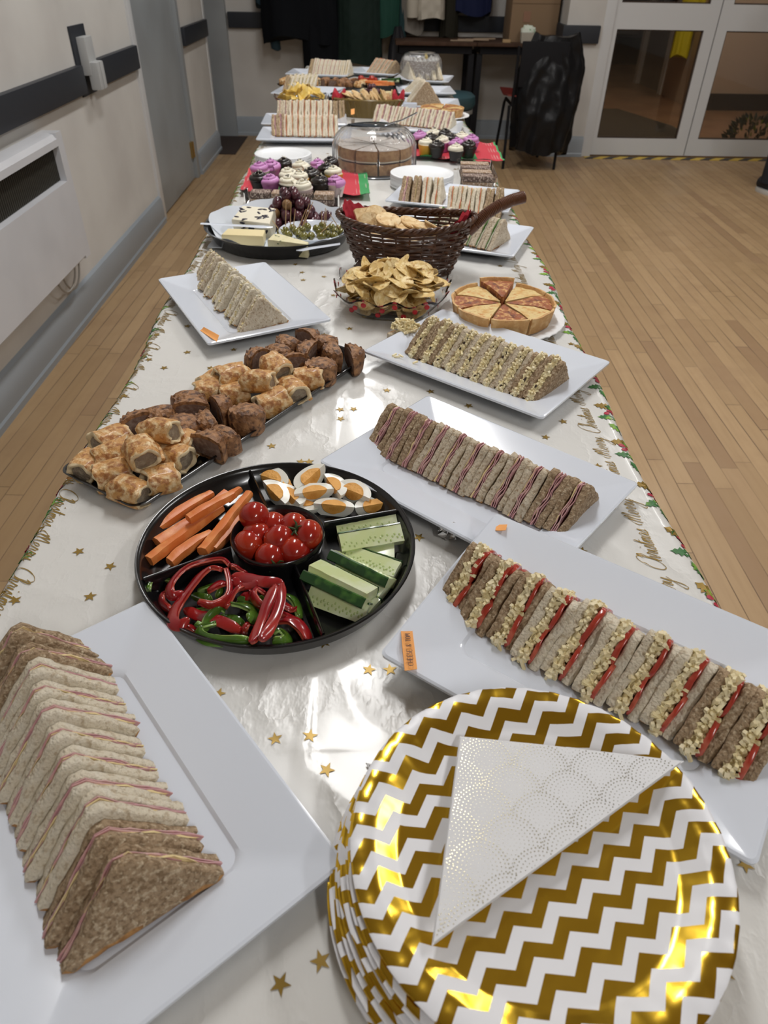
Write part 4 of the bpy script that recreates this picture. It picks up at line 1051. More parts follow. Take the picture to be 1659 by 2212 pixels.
# carrots
M_car = mat('carrot_flesh', (.72, .20, .045), .42, mix=[(70, (.80, .30, .09), .45, .7, 3), (25, (.60, .13, .02), .55, .75, 2)], bump=(120, .35, .0015), sss=.1)
cars = [((150, 405), (475, 200), .010, .012), ((160, 490), (560, 200), .012, .014), ((340, 350), (600, 205), .026, .011), ((110, 590), (530, 285), .011, .012), ((230, 600), (470, 430), .009, .012), ((420, 540), (690, 200), .014, .012), ((480, 525), (690, 268), .009, .011), ((560, 240), (640, 175), .013, .010), ((270, 470), (400, 385), .009, .010)]
cl = ['flat along the back rim', 'thick, second from the back', 'lying across the top of the pile', 'long, at the front', 'lowest at the front corner', 'long, right of the middle', 'nearest the tomato cup', 'short tip at the far end', 'small, hidden in the gap']
for i, (a, b, z_, w_) in enumerate(cars):
    pa = P(280 + a[0] / 2.676, 990 + a[1] / 2.676, zf + z_); pb = P(280 + b[0] / 2.676, 990 + b[1] / 2.676, zf + z_ + .002)
    L_ = (pb - pa).length; R = []; k0 = U(-.004, .004)
    for j in range(13):
        f = j / 12; ww = w_ * (.52 + .10 * sin(f * pi)) * (1 - .25 * f); hh_ = ww * .85
        R.append([(-L_ / 2 + L_ * f, ww * x1 + k0 * sin(f * pi), hh_ * y1) for x1, y1 in ((-1, -.8), (-.2, -1), (.8, -.9), (1, -.1), (.75, .8), (0, 1), (-.8, .85), (-1.05, .1))])
    o = MB().loft(R).disp(.0009, 70, i).disp(.0003, 260, i).build('carrot_stick', M_car, bevel=0, auto=radians(34))
    o.location = (pa + pb) / 2; o.rotation_euler = (U(-.3, .3), -atan2(pb.z - pa.z, (pb - pa).xy.length), atan2(pb.y - pa.y, pb.x - pa.x)); tag(o, 'peeled orange carrot stick ' + cl[i], 'carrot stick', 'carrot sticks')
# eggs
M_ew = mat('egg_white', (.80, .79, .72), .22, sss=.25, coat=.3); M_ey = mat('egg_yolk', (.80, .40, .09), .6, mix=[(50, (.68, .30, .05), .5, .7, 2)], bump=(160, .8, .002))
def make_egg(seed, span=pi / 2):
    rt_ = thing('egg_wedge', 'x', 'egg')
    def wedge(a, b, span, off=0.0, n=14, k=18, ax=.0):
        m = MB(); V = []; R = []
        for j in range(k + 1):
            th = pi * j / k; th = max(.03, min(pi - .03, th)); x_ = -a * cos(th); r_ = b * sin(th) * (1 + .12 * cos(th))
            ring = [(x_, 0, off)]
            for i in range(n + 1):
                ph = -span / 2 + span * i / n; ring.append((x_, r_ * sin(ph), off - r_ * cos(ph)))
            for i in range(1, 4): ring.append((x_, r_ * sin(span / 2) * (1 - i / 4), off - r_ * cos(span / 2) * (1 - i / 4)))
            R.append(ring)
        return m.loft(R)
    wedge(.0245, .0178, span).disp(.0005, 60, seed).build('egg_white', M_ew, rt_, auto=radians(30))
    y_ = wedge(.0145, .0118, span + .10, .0014); y_.disp(.0007, 140, seed); y_.build('yolk', M_ey, rt_, auto=radians(35))
    return rt_
eg = [(815, 115, .014, (.9, 0, -.5)), (832, 195, .020, (.75, .1, -.9)), (920, 205, .016, (-.6, 0, 2.2)), (1050, 105, .024, (.6, -.2, .9)), (1070, 190, .020, (.75, 0, .25)), (1170, 150, .020, (.7, 0, -1.1)), (1290, 190, .018, (.8, 0, -.6)), (1180, 272, .014, (.65, 0, -.15)), (1420, 268, .012, (.7, 0, .25)), (935, 160, .010, (.9, 0, 1.9)), (1010, 245, .008, (-.8, 0, -.4))]
el = ['at the back left corner', 'with round yolk facing front, at the left', 'turned on its side beside the left one', 'highest at the back', 'lying across the middle of the heap', 'standing thin behind the middle', 'with large yolk at the right of the middle', 'at the front with plump yolk', 'at the right end by the divider', 'turned away between the left pieces', 'lowest at the front left']
for i, (x_, y_, z_, r_) in enumerate(eg):
    o = make_egg(i, pi / 2 if i % 3 else pi * .62); p = P(280 + x_ / 2.676, 990 + y_ / 2.676, zf + z_)
    place(o, p, r_); o['label'] = 'boiled egg wedge ' + el[i]; o['group'] = 'boiled egg wedges'
# cucumber
M_cuf = mat('cucumber_flesh', (.62, .70, .36), .2, coat=.4, sss=.2, mix=[(50, (.72, .78, .55), .45, .7, 2)])
M_cus = mat('cucumber_skin', (.012, .06, .012), .25, coat=.3, mix=[(60, (.06, .17, .03), .52, .7, 2)])
M_cue = mat('cucumber_seed', (.42, .52, .20), .25, coat=.4)
cus = [((1195, 415), (1542, 370), .008, .5, 1), ((1215, 495), (1572, 435), .020, .5, 1), ((1240, 545), (1530, 545), .008, .2, 0), ((1510, 725), (1180, 560), .016, .75, 1), ((1260, 555), (1550, 655), .010, .3, 1), ((1070, 625), (1400, 790), .022, -.3, 0), ((1375, 850), (1020, 685), .016, .9, 0), ((1045, 785), (1375, 905), .008, .7, 1), ((1200, 630), (1470, 785), .010, .4, 1), ((1100, 700), (1420, 870), .006, .1, 0)]
cul = ['at the back with seeds along its edge', 'with a row of seeds, across the back pair', 'under the back pair', 'with dark green skin upward, in the upper group', 'pale, at the right of the upper group', 'pale and on top of the front group', 'with dark skin to the front', 'flat and lowest at the front', 'pale, right of the front group', 'hidden under the front group']
for i, (a, b, z_, rl, seeds) in enumerate(cus):
    pa = P(280 + a[0] / 2.676, 990 + a[1] / 2.676, zf + z_); pb = P(280 + b[0] / 2.676, 990 + b[1] / 2.676, zf + z_)
    t = thing('cucumber_stick', 'cucumber stick ' + cul[i], 'cucumber stick', (pa + pb) / 2, 0, 'cucumber sticks', rot=(rl, 0, atan2(pb.y - pa.y, pb.x - pa.x)))
    L_ = (pb - pa).length; W_ = .0105; T_ = .0058
    R = [[(-L_ / 2 + L_ * f, x1 * W_, y1 * T_) for x1, y1 in ((-1, -.9), (.95, -.9), (.98, .2), (.9, .9), (0, 1), (-1, .95))] for f in [j / 10 for j in range(11)]]
    fl_ = MB().loft(R).disp(.0006, 90, i).build('flesh', M_cuf, t, auto=radians(40))
    R = [[(-L_ / 2 + L_ * f, x1 * W_, y1 * T_) for x1, y1 in ((.96, -1.0), (1.14, -.8), (1.17, 0), (1.12, .8), (.95, 1.0), (1.0, 0))] for f in [j / 10 for j in range(11)]]
    MB().loft(R).disp(.0006, 90, i).build('skin', M_cus, t, auto=radians(40))
    if seeds:
        m = MB()
        for k in range(26):
            f = (k + .5) / 26; m.sphere((-L_ / 2 + L_ * f, (-.62 + .55 * ((k * 7) % 5) / 4 + U(-.08, .08)) * W_ + U(-.0006, .0006), T_ * .99), .0017, 8, 6, sc=(.7, 1.0, .18))
        m.build('seeds', M_cue, fl_)
# peppers
M_pr = mat('red_pepper', (.27, .008, .012), .2, coat=.35, mix=[(25, (.36, .022, .016), .45, .7, 1)]); M_pg = mat('green_pepper', (.05, .12, .012), .18, coat=.5, mix=[(25, (.13, .27, .035), .45, .7, 1)])
M_pri = mat('red_pepper_flesh', (.42, .06, .035), .35, coat=.2); M_pgi = mat('green_pepper_flesh', (.28, .42, .12), .3, coat=.3)
def pepper(pts, z_, wd, green, tw, lab):
    W3 = []
    for k, (a, b) in enumerate(smooth_pts(pts, 6)): W3.append(P(320 + a / 4.366, 1170 + b / 4.366, zf + z_))
    mid = sum(W3, Vector()) / len(W3); cn = 'green' if green else 'red'
    t = thing('pepper_strip', 'glossy %s pepper strip, %s' % (cn, lab), 'pepper strip', mid, 0, cn + ' pepper strips')
    cen = [p - mid for p in W3]; n = len(cen) - 1
    for k, c_ in enumerate(cen): c_.z += .003 * sin(k / n * 5 + z_ * 900)
    curl = 0
    for k in range(1, n):
        a_ = cen[k] - cen[k - 1]; b_ = cen[k + 1] - cen[k]; curl += a_.x * b_.y - a_.y * b_.x
    sg = 1 if curl > 0 else -1
    def sec(o0, o1, w0):
        R = []
        for k, c_ in enumerate(cen):
            ta = (cen[min(k + 1, n)] - cen[max(k - 1, 0)]).normalized(); nr = Vector((ta.y, -ta.x, 0)).normalized() * sg; up = Vector((0, 0, 1))
            an = tw + .25 * sin(k / n * 4); nr, up = nr * cos(an) + up * sin(an), up * cos(an) - nr * sin(an)
            tp = 1 - .7 * (abs(k / n - .5) * 2) ** 7; w_ = w0 * tp; m_ = o0 * .4 + o1 * .6
            R.append([c_ + nr * o0 - up * w_, c_ + nr * m_ - up * w_ * 1.04, c_ + nr * o1 - up * w_ * .72, c_ + nr * o1 * 1.06, c_ + nr * o1 + up * w_ * .72, c_ + nr * m_ + up * w_ * 1.04, c_ + nr * o0 + up * w_, c_ + nr * o0])
        return R
    MB().loft(sec(0, .0026, wd)).disp(.0009, 60, z_ * 500).build('skin', M_pg if green else M_pr, t, auto=radians(60))
    MB().loft(sec(-.0022, .0006, wd * .94)).disp(.0009, 60, z_ * 500).disp(.0004, 300, 2).build('flesh', M_pgi if green else M_pri, t, auto=radians(60))
for (pts, z_, wd, gr_, tw, lab) in [
 ([(330,470),(230,520),(210,440),(330,290),(520,200),(700,165),(770,210)], .024, .0052, 0, .5, 'long hook along the back divider'),
 ([(380,740),(300,790),(230,740),(250,620),(350,480),(480,330),(600,260),(700,290)], .028, .0056, 0, .8, 'broad long curve lying on top at the left'),
 ([(220,470),(120,500),(150,600),(240,690)], .012, .0050, 0, .2, 'dark bend at the far left'),
 ([(730,270),(770,400),(740,520),(600,600),(480,580)], .028, .0046, 0, -.1, 'bright hook in the middle of the heap'),
 ([(560,470),(700,410),(760,390)], .024, .0052, 0, .9, 'short ragged piece inside the middle hook'),
 ([(790,310),(930,340),(1100,400),(1280,400)], .022, .0056, 0, 1.1, 'nearest the tomato cup, nearly straight'),
 ([(800,370),(900,400),(1050,420)], .020, .0052, 0, 1.0, 'under the straight one by the tomato cup'),
 ([(780,260),(850,250),(920,300)], .018, .0046, 0, .2, 'small arch by the tomato cup'),
 ([(720,610),(800,510),(900,430)], .022, .0044, 0, .4, 'slanting in the middle of the heap'),
 ([(880,490),(960,520),(1000,490)], .014, .0050, 0, .9, 'short stub right of the middle'),
 ([(1100,480),(1020,440),(990,520),(1040,600),(1120,640)], .022, .0050, 0, .2, 'tight curl behind the crossed pair'),
 ([(1210,430),(1130,600),(1040,800),(970,950)], .034, .0050, 0, 1.2, 'shiny left one of the crossed pair on top'),
 ([(1270,420),(1230,600),(1150,800),(1070,950)], .036, .0050, 0, 1.3, 'right one of the crossed pair on top'),
 ([(1260,610),(1330,620),(1400,630)], .018, .0046, 0, .8, 'short orange-red block at the right'),
 ([(340,620),(500,700),(700,780),(880,850)], .014, .0056, 0, 1.2, 'knobbly straight one across the front'),
 ([(330,800),(420,840),(480,870)], .008, .0044, 0, .5, 'low one by the front left rim'),
 ([(1040,760),(940,790),(910,870)], .014, .0050, 0, .5, 'behind the feet of the crossed pair'),
 ([(1200,750),(1350,760),(1470,850),(1500,930)], .016, .0064, 0, .9, 'broad one at the right corner'),
 ([(1250,690),(1400,730),(1450,770)], .010, .0050, 0, .5, 'above the broad one at the right corner'),
 ([(10,480),(30,380),(120,340),(220,380)], .010, .0050, 1, .3, 'arch alone at the far left corner'),
 ([(420,480),(520,540),(600,560)], .014, .0046, 1, .5, 'short one under the middle hook'),
 ([(780,600),(900,590),(1000,640),(990,720),(940,750)], .020, .0064, 1, .7, 'wide bright curl in the middle'),
 ([(690,640),(580,720),(520,790),(450,770)], .018, .0044, 1, .3, 'thin curve left of the wide curl'),
 ([(640,780),(500,800),(480,860),(600,920),(800,950),(960,950)], .020, .0056, 1, .4, 'long curve along the front rim'),
 ([(660,700),(780,760),(900,800)], .006, .0060, 1, 1.0, 'flat dark one at the bottom of the heap'),
 ([(1180,880),(1240,830),(1310,880),(1290,950),(1180,960)], .020, .0060, 1, .3, 'pale loop at the front right'),
 ([(440,630),(600,640),(720,660)], .006, .0050, 1, .6, 'hidden low one at the left'),
 ([(1290,510),(1390,590),(1430,700)], .008, .0050, 1, .6, 'dark one near the right divider'),
 ([(1430,770),(1490,860),(1470,940)], .006, .0050, 1, .6, 'low one in the right corner'),
 ([(640,520),(690,480),(640,420),(460,450)], .016, .0040, 1, .2, 'ring end beneath the middle hook'),
 ([(850,540),(1000,570),(1100,560)], .012, .0050, 1, .7, 'straight one behind the wide curl')]:
    pepper(pts, z_ * .85, wd, gr_, tw, lab)
# ================================================================ savoury tray
t = thing('savoury_tray', 'long black rectangular tray holding sausage rolls and pork pie halves', 'tray', (-.193, .868, TZ + .002), radians(56.1))
a_, b_ = .243, .0715
R = [rrect(a_ - .02, b_ - .02, .02, 0), rrect(a_ - .008, b_ - .008, .02, .006), rrect(a_ - .001, b_ - .001, .018, .016), rrect(a_, b_, .018, .0175), rrect(a_ - .002, b_ - .002, .018, .0185), rrect(a_ - .005, b_ - .005, .017, .0165), rrect(a_ - .012, b_ - .012, .02, .008), rrect(a_ - .022, b_ - .022, .02, .004), rrect(a_ - .03, b_ - .03, .015, .0035)]
MB().loft(R).build('tray_base', M_blk, t, auto=radians(60))
M_past = mat('puff_pastry', (.60, .31, .095), .5, coat=.12, mix=[(90, (.80, .60, .34), .46, .62, 5), (120, (.36, .14, .035), .50, .64, 5)], bump=(170, .9, .003, 6))
M_pastp = mat('pale_pastry', (.74, .60, .38), .7, mix=[(60, (.60, .42, .20), .5, .7, 2)], bump=(160, .5, .002))
M_meat = mat('sausage_meat', (.26, .20, .145), .6, mix=[(150, (.34, .28, .20), .45, .65, 2)], bump=(220, .8, .0025))
M_pie = mat('pork_pie_crust', (.23, .105, .042), .5, mix=[(90, (.40, .20, .085), .45, .62, 5), (130, (.08, .03, .012), .50, .64, 4)], bump=(150, .9, .004, 6))
M_pork = mat('pork_filling', (.20, .12, .09), .6, mix=[(130, (.30, .22, .18), .5, .7, 2)], bump=(200, .8, .002))
def make_roll(seed, L_=.044, W_=.0205, H_=.0165):
    rt_ = thing('sausage_roll', 'x', 'sausage roll'); n = 32
    def sec(x_, s_, wv=0):
        out = []
        for i in range(n):
            a = 2 * pi * i / n; y_ = cos(a); z_ = sin(a)
            y2 = W_ * s_ * (abs(y_) ** .8) * (1 if y_ > 0 else -1); z2 = H_ * s_ * z_ * (1.12 if z_ > 0 else .72)
            out.append((x_ + wv * .0016 * sin(5 * a + seed + x_ * 100), y2, z2))
        return out
    R = [sec(-L_ / 2 + .006, .66), sec(-L_ / 2 + .0005, .68, 1), sec(-L_ / 2 - .001, .82, 1.2), sec(-L_ / 2 + .0002, .96, 1), sec(-L_ / 2 + .004, 1.0, 1), sec(-L_ / 4, 1.03), sec(0, 1.04), sec(L_ / 4, 1.03), sec(L_ / 2 - .004, 1.0, 1), sec(L_ / 2 - .0002, .96, 1), sec(L_ / 2 + .001, .82, 1.2), sec(L_ / 2 - .0005, .68, 1), sec(L_ / 2 - .006, .66)]
    m = MB().loft(R)
    for k in range(len(m.f)):
        if k // n in (0, 1, 2, 9, 10, 11): m.m[k] = 1
    # flap of dough along the side
    k = len(m.v); m.tube([(-L_ / 2, W_ * .86, -H_ * .45), (0, W_ * .98, -H_ * .42), (L_ / 2, W_ * .86, -H_ * .45)], .004, 8, flat=.6)
    m.disp(.0026, 42, seed).disp(.0012, 120, seed + 2).disp(.0007, 300, seed)
    m.build('pastry', [M_past, M_pastp], rt_, auto=radians(60))
    f = MB().loft([sec(-L_ / 2 + .0022, .3), sec(-L_ / 2 + .003, .68), sec(0, .70), sec(L_ / 2 - .003, .68), sec(L_ / 2 - .0022, .3)]).disp(.0016, 32, seed).disp(.0009, 200, seed)
    f.build('meat_filling', M_meat, rt_); return rt_
RP = [Proto(make_roll(i * 3 + 1, .040 + .004 * (i % 3))) for i in range(5)]
SR = [(170, 735, .018, 75, 0, 'alone at the near left corner of the tray'), (285, 605, .022, 55, 0, 'at the back left of the near heap'), (300, 675, .026, 30, .1, 'hidden in the middle of the near heap'), (300, 780, .018, 25, .1, 'with torn pastry, left of the front one'), (390, 865, .018, -25, -.1, 'at the very front, open end facing the camera'), (540, 805, .020, 35, .1, 'at the front right of the near heap'), (600, 690, .020, -20, .1, 'on the right side of the near heap'), (660, 610, .018, -35, 0, 'pale end at the far right of the near heap'), (445, 665, .046, -60, .25, 'topmost, standing square on the near heap'), (540, 560, .046, -15, -.35, 'pale and tilted with its meat facing up'),
      (790, 345, .018, 20, 0, 'at the left of the far heap'), (815, 300, .016, 50, 0, 'tucked behind at the left of the far heap'), (900, 270, .030, 35, .1, 'golden, upper left of the far heap'), (920, 365, .018, 15, 0, 'small and low in the middle of the far heap'), (1045, 305, .036, -10, -.2, 'open pale end in the middle of the far heap'), (1130, 225, .038, -50, .1, 'golden and topmost of the far heap'), (1110, 410, .018, 40, .1, 'at the front of the far heap'), (1215, 345, .020, -60, 0, 'with flaky torn edge, right of the far heap'), (1295, 285, .022, 10, .1, 'at the right end of the far heap')]
for i, (x_, y_, z_, rz, tl, lab) in enumerate(SR):
    o = RP[i % 5].get(); place(o, P(120 + x_ / 2.37, 700 + y_ / 2.37, TZ + z_ + .0), (tl, U(-.15, .15), radians(rz)), U(.94, 1.05)); o['label'] = 'sausage roll ' + lab; o['group'] = 'sausage rolls'
def make_pie(seed, half=True):
    rt_ = thing('pork_pie', 'x', 'pork pie'); r0, h = .0255, .034; n = 40
    prof = [(.002, 0), (r0 * .86, 0), (r0 * .95, .004), (r0 * 1.0, h * .5), (r0 * .98, h * .82), (r0 * .90, h * .97), (r0 * .80, h * .95), (r0 * .62, h * 1.06), (r0 * .3, h * 1.12), (.002, h * 1.12)]
    if not half:
        m = MB().lathe(prof, n)
    else:
        R = []
        for (r_, z_) in prof:
            ring = [(r_ * cos(pi * i / n), r_ * sin(pi * i / n), z_) for i in range(n + 1)] + [(r_ * cos(pi) * (1 - 2 * i / 8), .0, z_) for i in range(1, 8)]
            R.append(ring)
        m = MB().loft(R)
    for p in m.v:
        a = atan2(p.y, p.x); d = hypot(p.x, p.y)
        if p.z > h * .88 and d > r0 * .72: p.z += .0016 * sin(14 * a + seed)
    m.disp(.0028, 30, seed).disp(.0010, 110, seed)
    m.build('crust', M_pie, rt_, auto=radians(50))
    if half:
        k = MB(); pts = [(r0 * .82, .006), (r0 * .86, h * .5), (r0 * .80, h * .85), (r0 * .3, h * .98), (-r0 * .3, h * .98), (-r0 * .80, h * .85), (-r0 * .86, h * .5), (-r0 * .82, .006)]
        k.loft([[(x_, y_, z_) for x_, z_ in pts] for y_ in (-.0006, .006)]).disp(.0028, 30, seed).build('pork_filling', M_pork, rt_)
    return rt_
PP = [Proto(make_pie(i * 5 + 2)) for i in range(3)]; PW = [Proto(make_pie(77, False)), Proto(make_pie(91, False))]
PI = [(435, 515, 0, 40, 1, 'at the back left of the near pies'), (540, 455, 0, 200, 1, 'cut side turned right, behind the tilted roll'), (685, 385, .004, 190, 1, 'upright at the back of the near pies'), (690, 440, .004, 10, 1, 'leaning against the back one'), (655, 520, .002, 0, 0, 'whole, with rough lid behind the tilted roll'), (825, 430, .002, 300, 1, 'wedge-like, beside the large whole pie'), (800, 500, .002, 120, 1, 'wedge-like and small in front of the leaning one'), (975, 470, .002, 0, 0, 'whole and largest, with a dark crimped rim'), (880, 565, .002, 150, 1, 'at the front right of the near pies'), (780, 620, .002, 330, 1, 'at the very front of the near pies'),
      (1045, 180, 0, 60, 1, 'at the left of the far pies'), (1150, 135, 0, 170, 1, 'with its dark filling showing, far pies'), (1205, 95, .002, 140, 1, 'tall at the back left of the far pies'), (1280, 78, .004, 320, 1, 'topmost at the back of the far pies'), (1225, 195, .0, 20, 1, 'beside the topmost sausage roll'), (1305, 140, .002, 70, 1, 'in the middle of the far pies'), (1365, 95, .0, 200, 1, 'with a dark gap at the back right of the far pies'), (1355, 225, .002, 0, 0, 'whole, at the front of the far pies'), (1435, 145, .002, 110, 1, 'left of the split pair at the far end'), (1500, 160, .002, 290, 1, 'right of the split pair at the far end')]
for i, (x_, y_, z_, rz, half, lab) in enumerate(PI):
    o = (PP[i % 3] if half else PW[i % 2]).get(); place(o, P(120 + x_ / 2.37, 700 + (y_ + 22) / 2.37, TZ + z_ + .022) - Vector((0, 0, .0165)), (U(-.12, .12), U(-.12, .12), radians(rz)), U(.93, 1.02)); o['label'] = 'brown pork pie ' + ('half ' if half else '') + lab; o['group'] = 'pork pies'
# ================================================================ crisps in a clear dotted dish
M_clear = mat('clear_plastic', (.97, .97, .97), .04, trans=1, ior=1.2)
M_dome = mat('ribbed_dome_plastic', (.95, .955, .965), .05, trans=.975, ior=1.28)
M_crisp = mat('potato_crisp', (.70, .50, .19), .5, mix=[(120, (.84, .68, .36), .46, .60, 4), (150, (.46, .24, .06), .54, .68, 4)], bump=(150, .5, .002))
M_rdot = mat('red_dot', (.45, .01, .02), .3)
def crisp_mesh(seed, r=.021, M=M_crisp):
    rr = random.Random(seed); m = MB(); R = []; n = 30; a1 = rr.uniform(.08, .28); a2 = rr.uniform(0, 3)
    def h(x, y): return a1 * ((x * cos(a2) + y * sin(a2)) ** 2) / r * .8 - .12 * ((x * sin(a2) - y * cos(a2)) ** 2) / r + .0012 * noise.noise(Vector((x * 90, y * 90, seed)))
    for side in (0, 1):
        for s_ in ((.03, .35, .7, 1) if side == 0 else (1, .7, .35, .03)):
            ring = []
            for i in range(n):
                a = 2 * pi * i / n; q_ = r * s_ * (1 + .10 * sin(2 * a + seed) + .012 * sin(5 * a + seed)); x, y = q_ * cos(a), q_ * sin(a)
                ring.append((x, y, h(x, y) + (.0011 if side else 0)))
            R.append(ring)
    m.loft(R); me = m.build('crisp', M, auto=radians(60)); return me
def square_dish(t, half, h, wav, z0=.003):
    """square dish with wavy rim, two-sided wall"""
    n = 96; R = []
    def ring(f, off):
        out = []
        for i in range(n):
            a = 2 * pi * i / n; c_, s_ = cos(a), sin(a); k_ = (abs(c_) ** 3.2 + abs(s_) ** 3.2) ** (-1 / 3.2)
            rr = (half * (.62 + .38 * f ** .8) - off) * k_; flare = 1 + .03 * f * sin(12 * a)
            out.append((rr * c_ * flare, rr * s_ * flare, z0 + h * f + wav * sin(12 * a) * f ** 2))
        return out
    fs = [0, .12, .3, .5, .7, .85, 1]
    R = [ring(0, half * .6)] + [ring(f, 0) for f in fs] + [ring(f, .0016) for f in fs[::-1]] + [ring(0, half * .6)]
    for k_ in (0,): R[0] = [(x, y, z - .0) for x, y, z in R[0]]
    R[-1] = [(x, y, z + .0018) for x, y, z in R[-1]]; R[-2] = [(x, y, z + .0018) for x, y, z in R[-2]]
    body_ = MB().loft(R)
    d = MB(); rr = random.Random(4)
    for i in range(34):
        a = 2 * pi * (i + rr.random() * .5) / 34; f = (.35, .62, .85)[i % 3]; c_, s_ = cos(a), sin(a); k_ = (abs(c_) ** 3.2 + abs(s_) ** 3.2) ** (-1 / 3.2)
        q_ = (half * (.62 + .38 * f ** .8) + .0008) * k_; k0 = len(d.v)
        d.sphere((0, 0, 0), .0048, 12, 6, sc=(.12, 1, 1)); d.xf(Matrix.Translation((q_ * c_, q_ * s_, z0 + h * f)) @ Matrix.Rotation(round(a / (pi / 2)) * pi / 2, 4, 'Z'), k0)
    body_.add(d.v, d.f, 1).build('dish_body', [M_clear, M_rdot], t, auto=radians(60))
bc = P(848, 628, .785)
t = thing('crisp_dish', 'clear square plastic dish with red dots and wavy rim, full of crisps', 'dish', (bc.x, bc.y, TZ + .002), radians(-8))
square_dish(t, .106, .046, .006)
CR = [crisp_mesh(i, .0165 + .0025 * (i % 3)) for i in range(6)]
used = set(); rr = random.Random(21); nC = 104
for i in range(nC):
    if i < 6: o = CR[i]
    else: o = CR[i % 6].copy(); C.objects.link(o)
    if i < 60:
        f = sqrt((i + .5) / 60); a = i * 2.4; x = .088 * f * cos(a); y = .084 * f * sin(a); z = .048 + .030 * (1 - f ** 2.2) + rr.uniform(-.004, .005)
    else:
        a = i * 2.4; f = rr.uniform(.4, 1.0); z = rr.uniform(.014, .042); x = (.060 + .4 * z) * f * cos(a) * 1.12; y = (.060 + .4 * z) * f * sin(a) * 1.1
    o.location = (bc.x + x, bc.y + y, TZ + z); o.rotation_euler = (rr.uniform(-.5, .8), rr.uniform(-.55, .55), rr.uniform(0, 6))
    tag(o, 'curved golden potato crisp in the heap of the clear red-dotted dish', 'crisp', 'potato crisps in the dotted dish')
# ================================================================ quiche
M_qc = mat('quiche_crust', (.60, .34, .13), .65, mix=[(90, (.74, .50, .24), .45, .65, 3), (70, (.44, .20, .07), .58, .75, 3)], bump=(130, .5, .003))
M_qp = mat('quiche_egg', (.74, .56, .25), .5, mix=[(95, (.60, .27, .07), .54, .68, 4), (40, (.66, .38, .12), .5, .65, 2)], bump=(110, .9, .005))
M_qb = mat('quiche_browned', (.34, .10, .03), .5, mix=[(110, (.66, .36, .13), .52, .64, 4), (80, (.16, .04, .015), .54, .68, 3)], bump=(90, 1, .007))
def quiche_slice(i, n, R0, H, brown):
    da = 2 * pi / n; rt_ = thing('quiche_slice', 'x', 'quiche'); hw = da / 2 - .012
    R = []; K = 12
    def arc(r_, z_, fl=0): return [(r_ * (1 + fl * .02 * abs(sin(6 * (a_)))) * cos(a_), r_ * (1 + fl * .02 * abs(sin(6 * a_))) * sin(a_), z_) for a_ in [-hw + 2 * hw * k / K for k in range(K + 1)]]
    def sect(prof, nm, M, sd, am):
        V = []; rows = len(prof)
        m = MB(); m.loft([[arc(r_, z_, fl)[k] for (r_, z_, fl) in prof] for k in range(K + 1)]).disp(am, 60, sd).disp(am * .4, 200, sd); m.build(nm, M, rt_, auto=radians(50))
    sect([(.003, .0, 0), (R0 * .90, 0, 0), (R0 * .94, .003, 1), (R0, H * .95, 1), (R0 * 1.005, H * 1.02, 1), (R0 * .965, H * 1.03, 1), (R0 * .95, H * .85, 0), (R0 * .90, .004, 0), (.003, .004, 0)], 'pastry_case', M_qc, i, .0010)
    sect([(.004, .0042, 0), (R0 * .90, .0042, 0), (R0 * .948, H * .86, 0), (R0 * .85, H * .90, 0), (R0 * .6, H * .93, 0), (R0 * .3, H * .9, 0), (.004, H * .88, 0)], 'filling', M_qb if brown else M_qp, i + 5, .0016)
    return rt_
def quiche(cx_, cy_, R0, H, z0, desc, grp, rot0=0.0, lift=None):
    pr = [Proto(quiche_slice(1, 8, R0, H, False)), Proto(quiche_slice(4, 8, R0, H, True))]
    for k in range(8):
        a = rot0 + k * pi / 4; o = pr[k % 2].get(); d = .004
        place(o, (cx_ + d * cos(a), cy_ + d * sin(a), z0 + (.008 if k == lift else 0)), (0, 0, a))
        dirn = ['right', 'back right', 'back', 'back left', 'left', 'front left', 'front', 'front right'][int(round((a % (2 * pi)) / (pi / 4))) % 8]
        o['label'] = '%s wedge of the %s, pointing from the %s' % (('browned', 'pale eggy')[(k + 1) % 2], desc, dirn); o['group'] = grp
qc = P(1087, 650, .788)
def paper_plate(name, label, c_, r_, h=.014, M=None, n=96, fl=.0007, grp=None):
    m = MB().lathe(plate_prof(r_, h), n)
    for p in m.v:
        a = atan2(p.y, p.x); q_ = hypot(p.x, p.y)
        if q_ > r_ * .74: p.z += fl * sin(36 * a)
    o = m.build(name, M or mat('white_card', (.78, .79, .80), .5), auto=radians(60)); o.location = c_; return tag(o, label, 'plate', grp)
paper_plate('paper_plate', 'white fluted paper plate under the near quiche', (qc.x, qc.y - .004, TZ + .002), .114, .012, fl=.0012)
quiche(qc.x, qc.y, .089, .033, TZ + .0065, 'near quiche', 'near quiche slices', .39 + pi / 8, lift=1)
# ================================================================ wicker basket
M_wick = mat('dark_wicker', (.062, .024, .011), .38, mix=[(60, (.12, .05, .022), .5, .7, 2)], coat=.15); M_wickl = mat('wicker_handle', (.12, .042, .018), .35, coat=.2)
BX, BY = .074, 1.470
t = thing('wicker_basket', 'dark brown wicker basket with a raised handle at its right end, holding crackers', 'basket', (BX, BY, TZ + .003), radians(-7))
def bask_r(f): return (.098 + .040 * f, .052 + .022 * f)
def rimz(a): return .014 * max(0, cos(a)) ** 2 + .010 * max(0, -cos(a)) ** 2
HB = .096; NS = 30
for k in range(15):
    f = k / 14; m = MB() if k == 0 else m
    pts = []
    rx, ry = bask_r(f)
    for i in range(180):
        a = 2 * pi * i / 180; w_ = 1 + .020 * sin(a * NS / 2 * 1 + (pi if k % 2 else 0))
        pts.append((rx * w_ * cos(a), ry * w_ * sin(a), .004 + HB * f * (1 + rimz(a) / HB * f) + .0006 * sin(9 * a + k)))
    m.tube(pts, .0030, 6, closed=True, flat=1)
m.build('woven_side', M_wick, t)
m = MB()
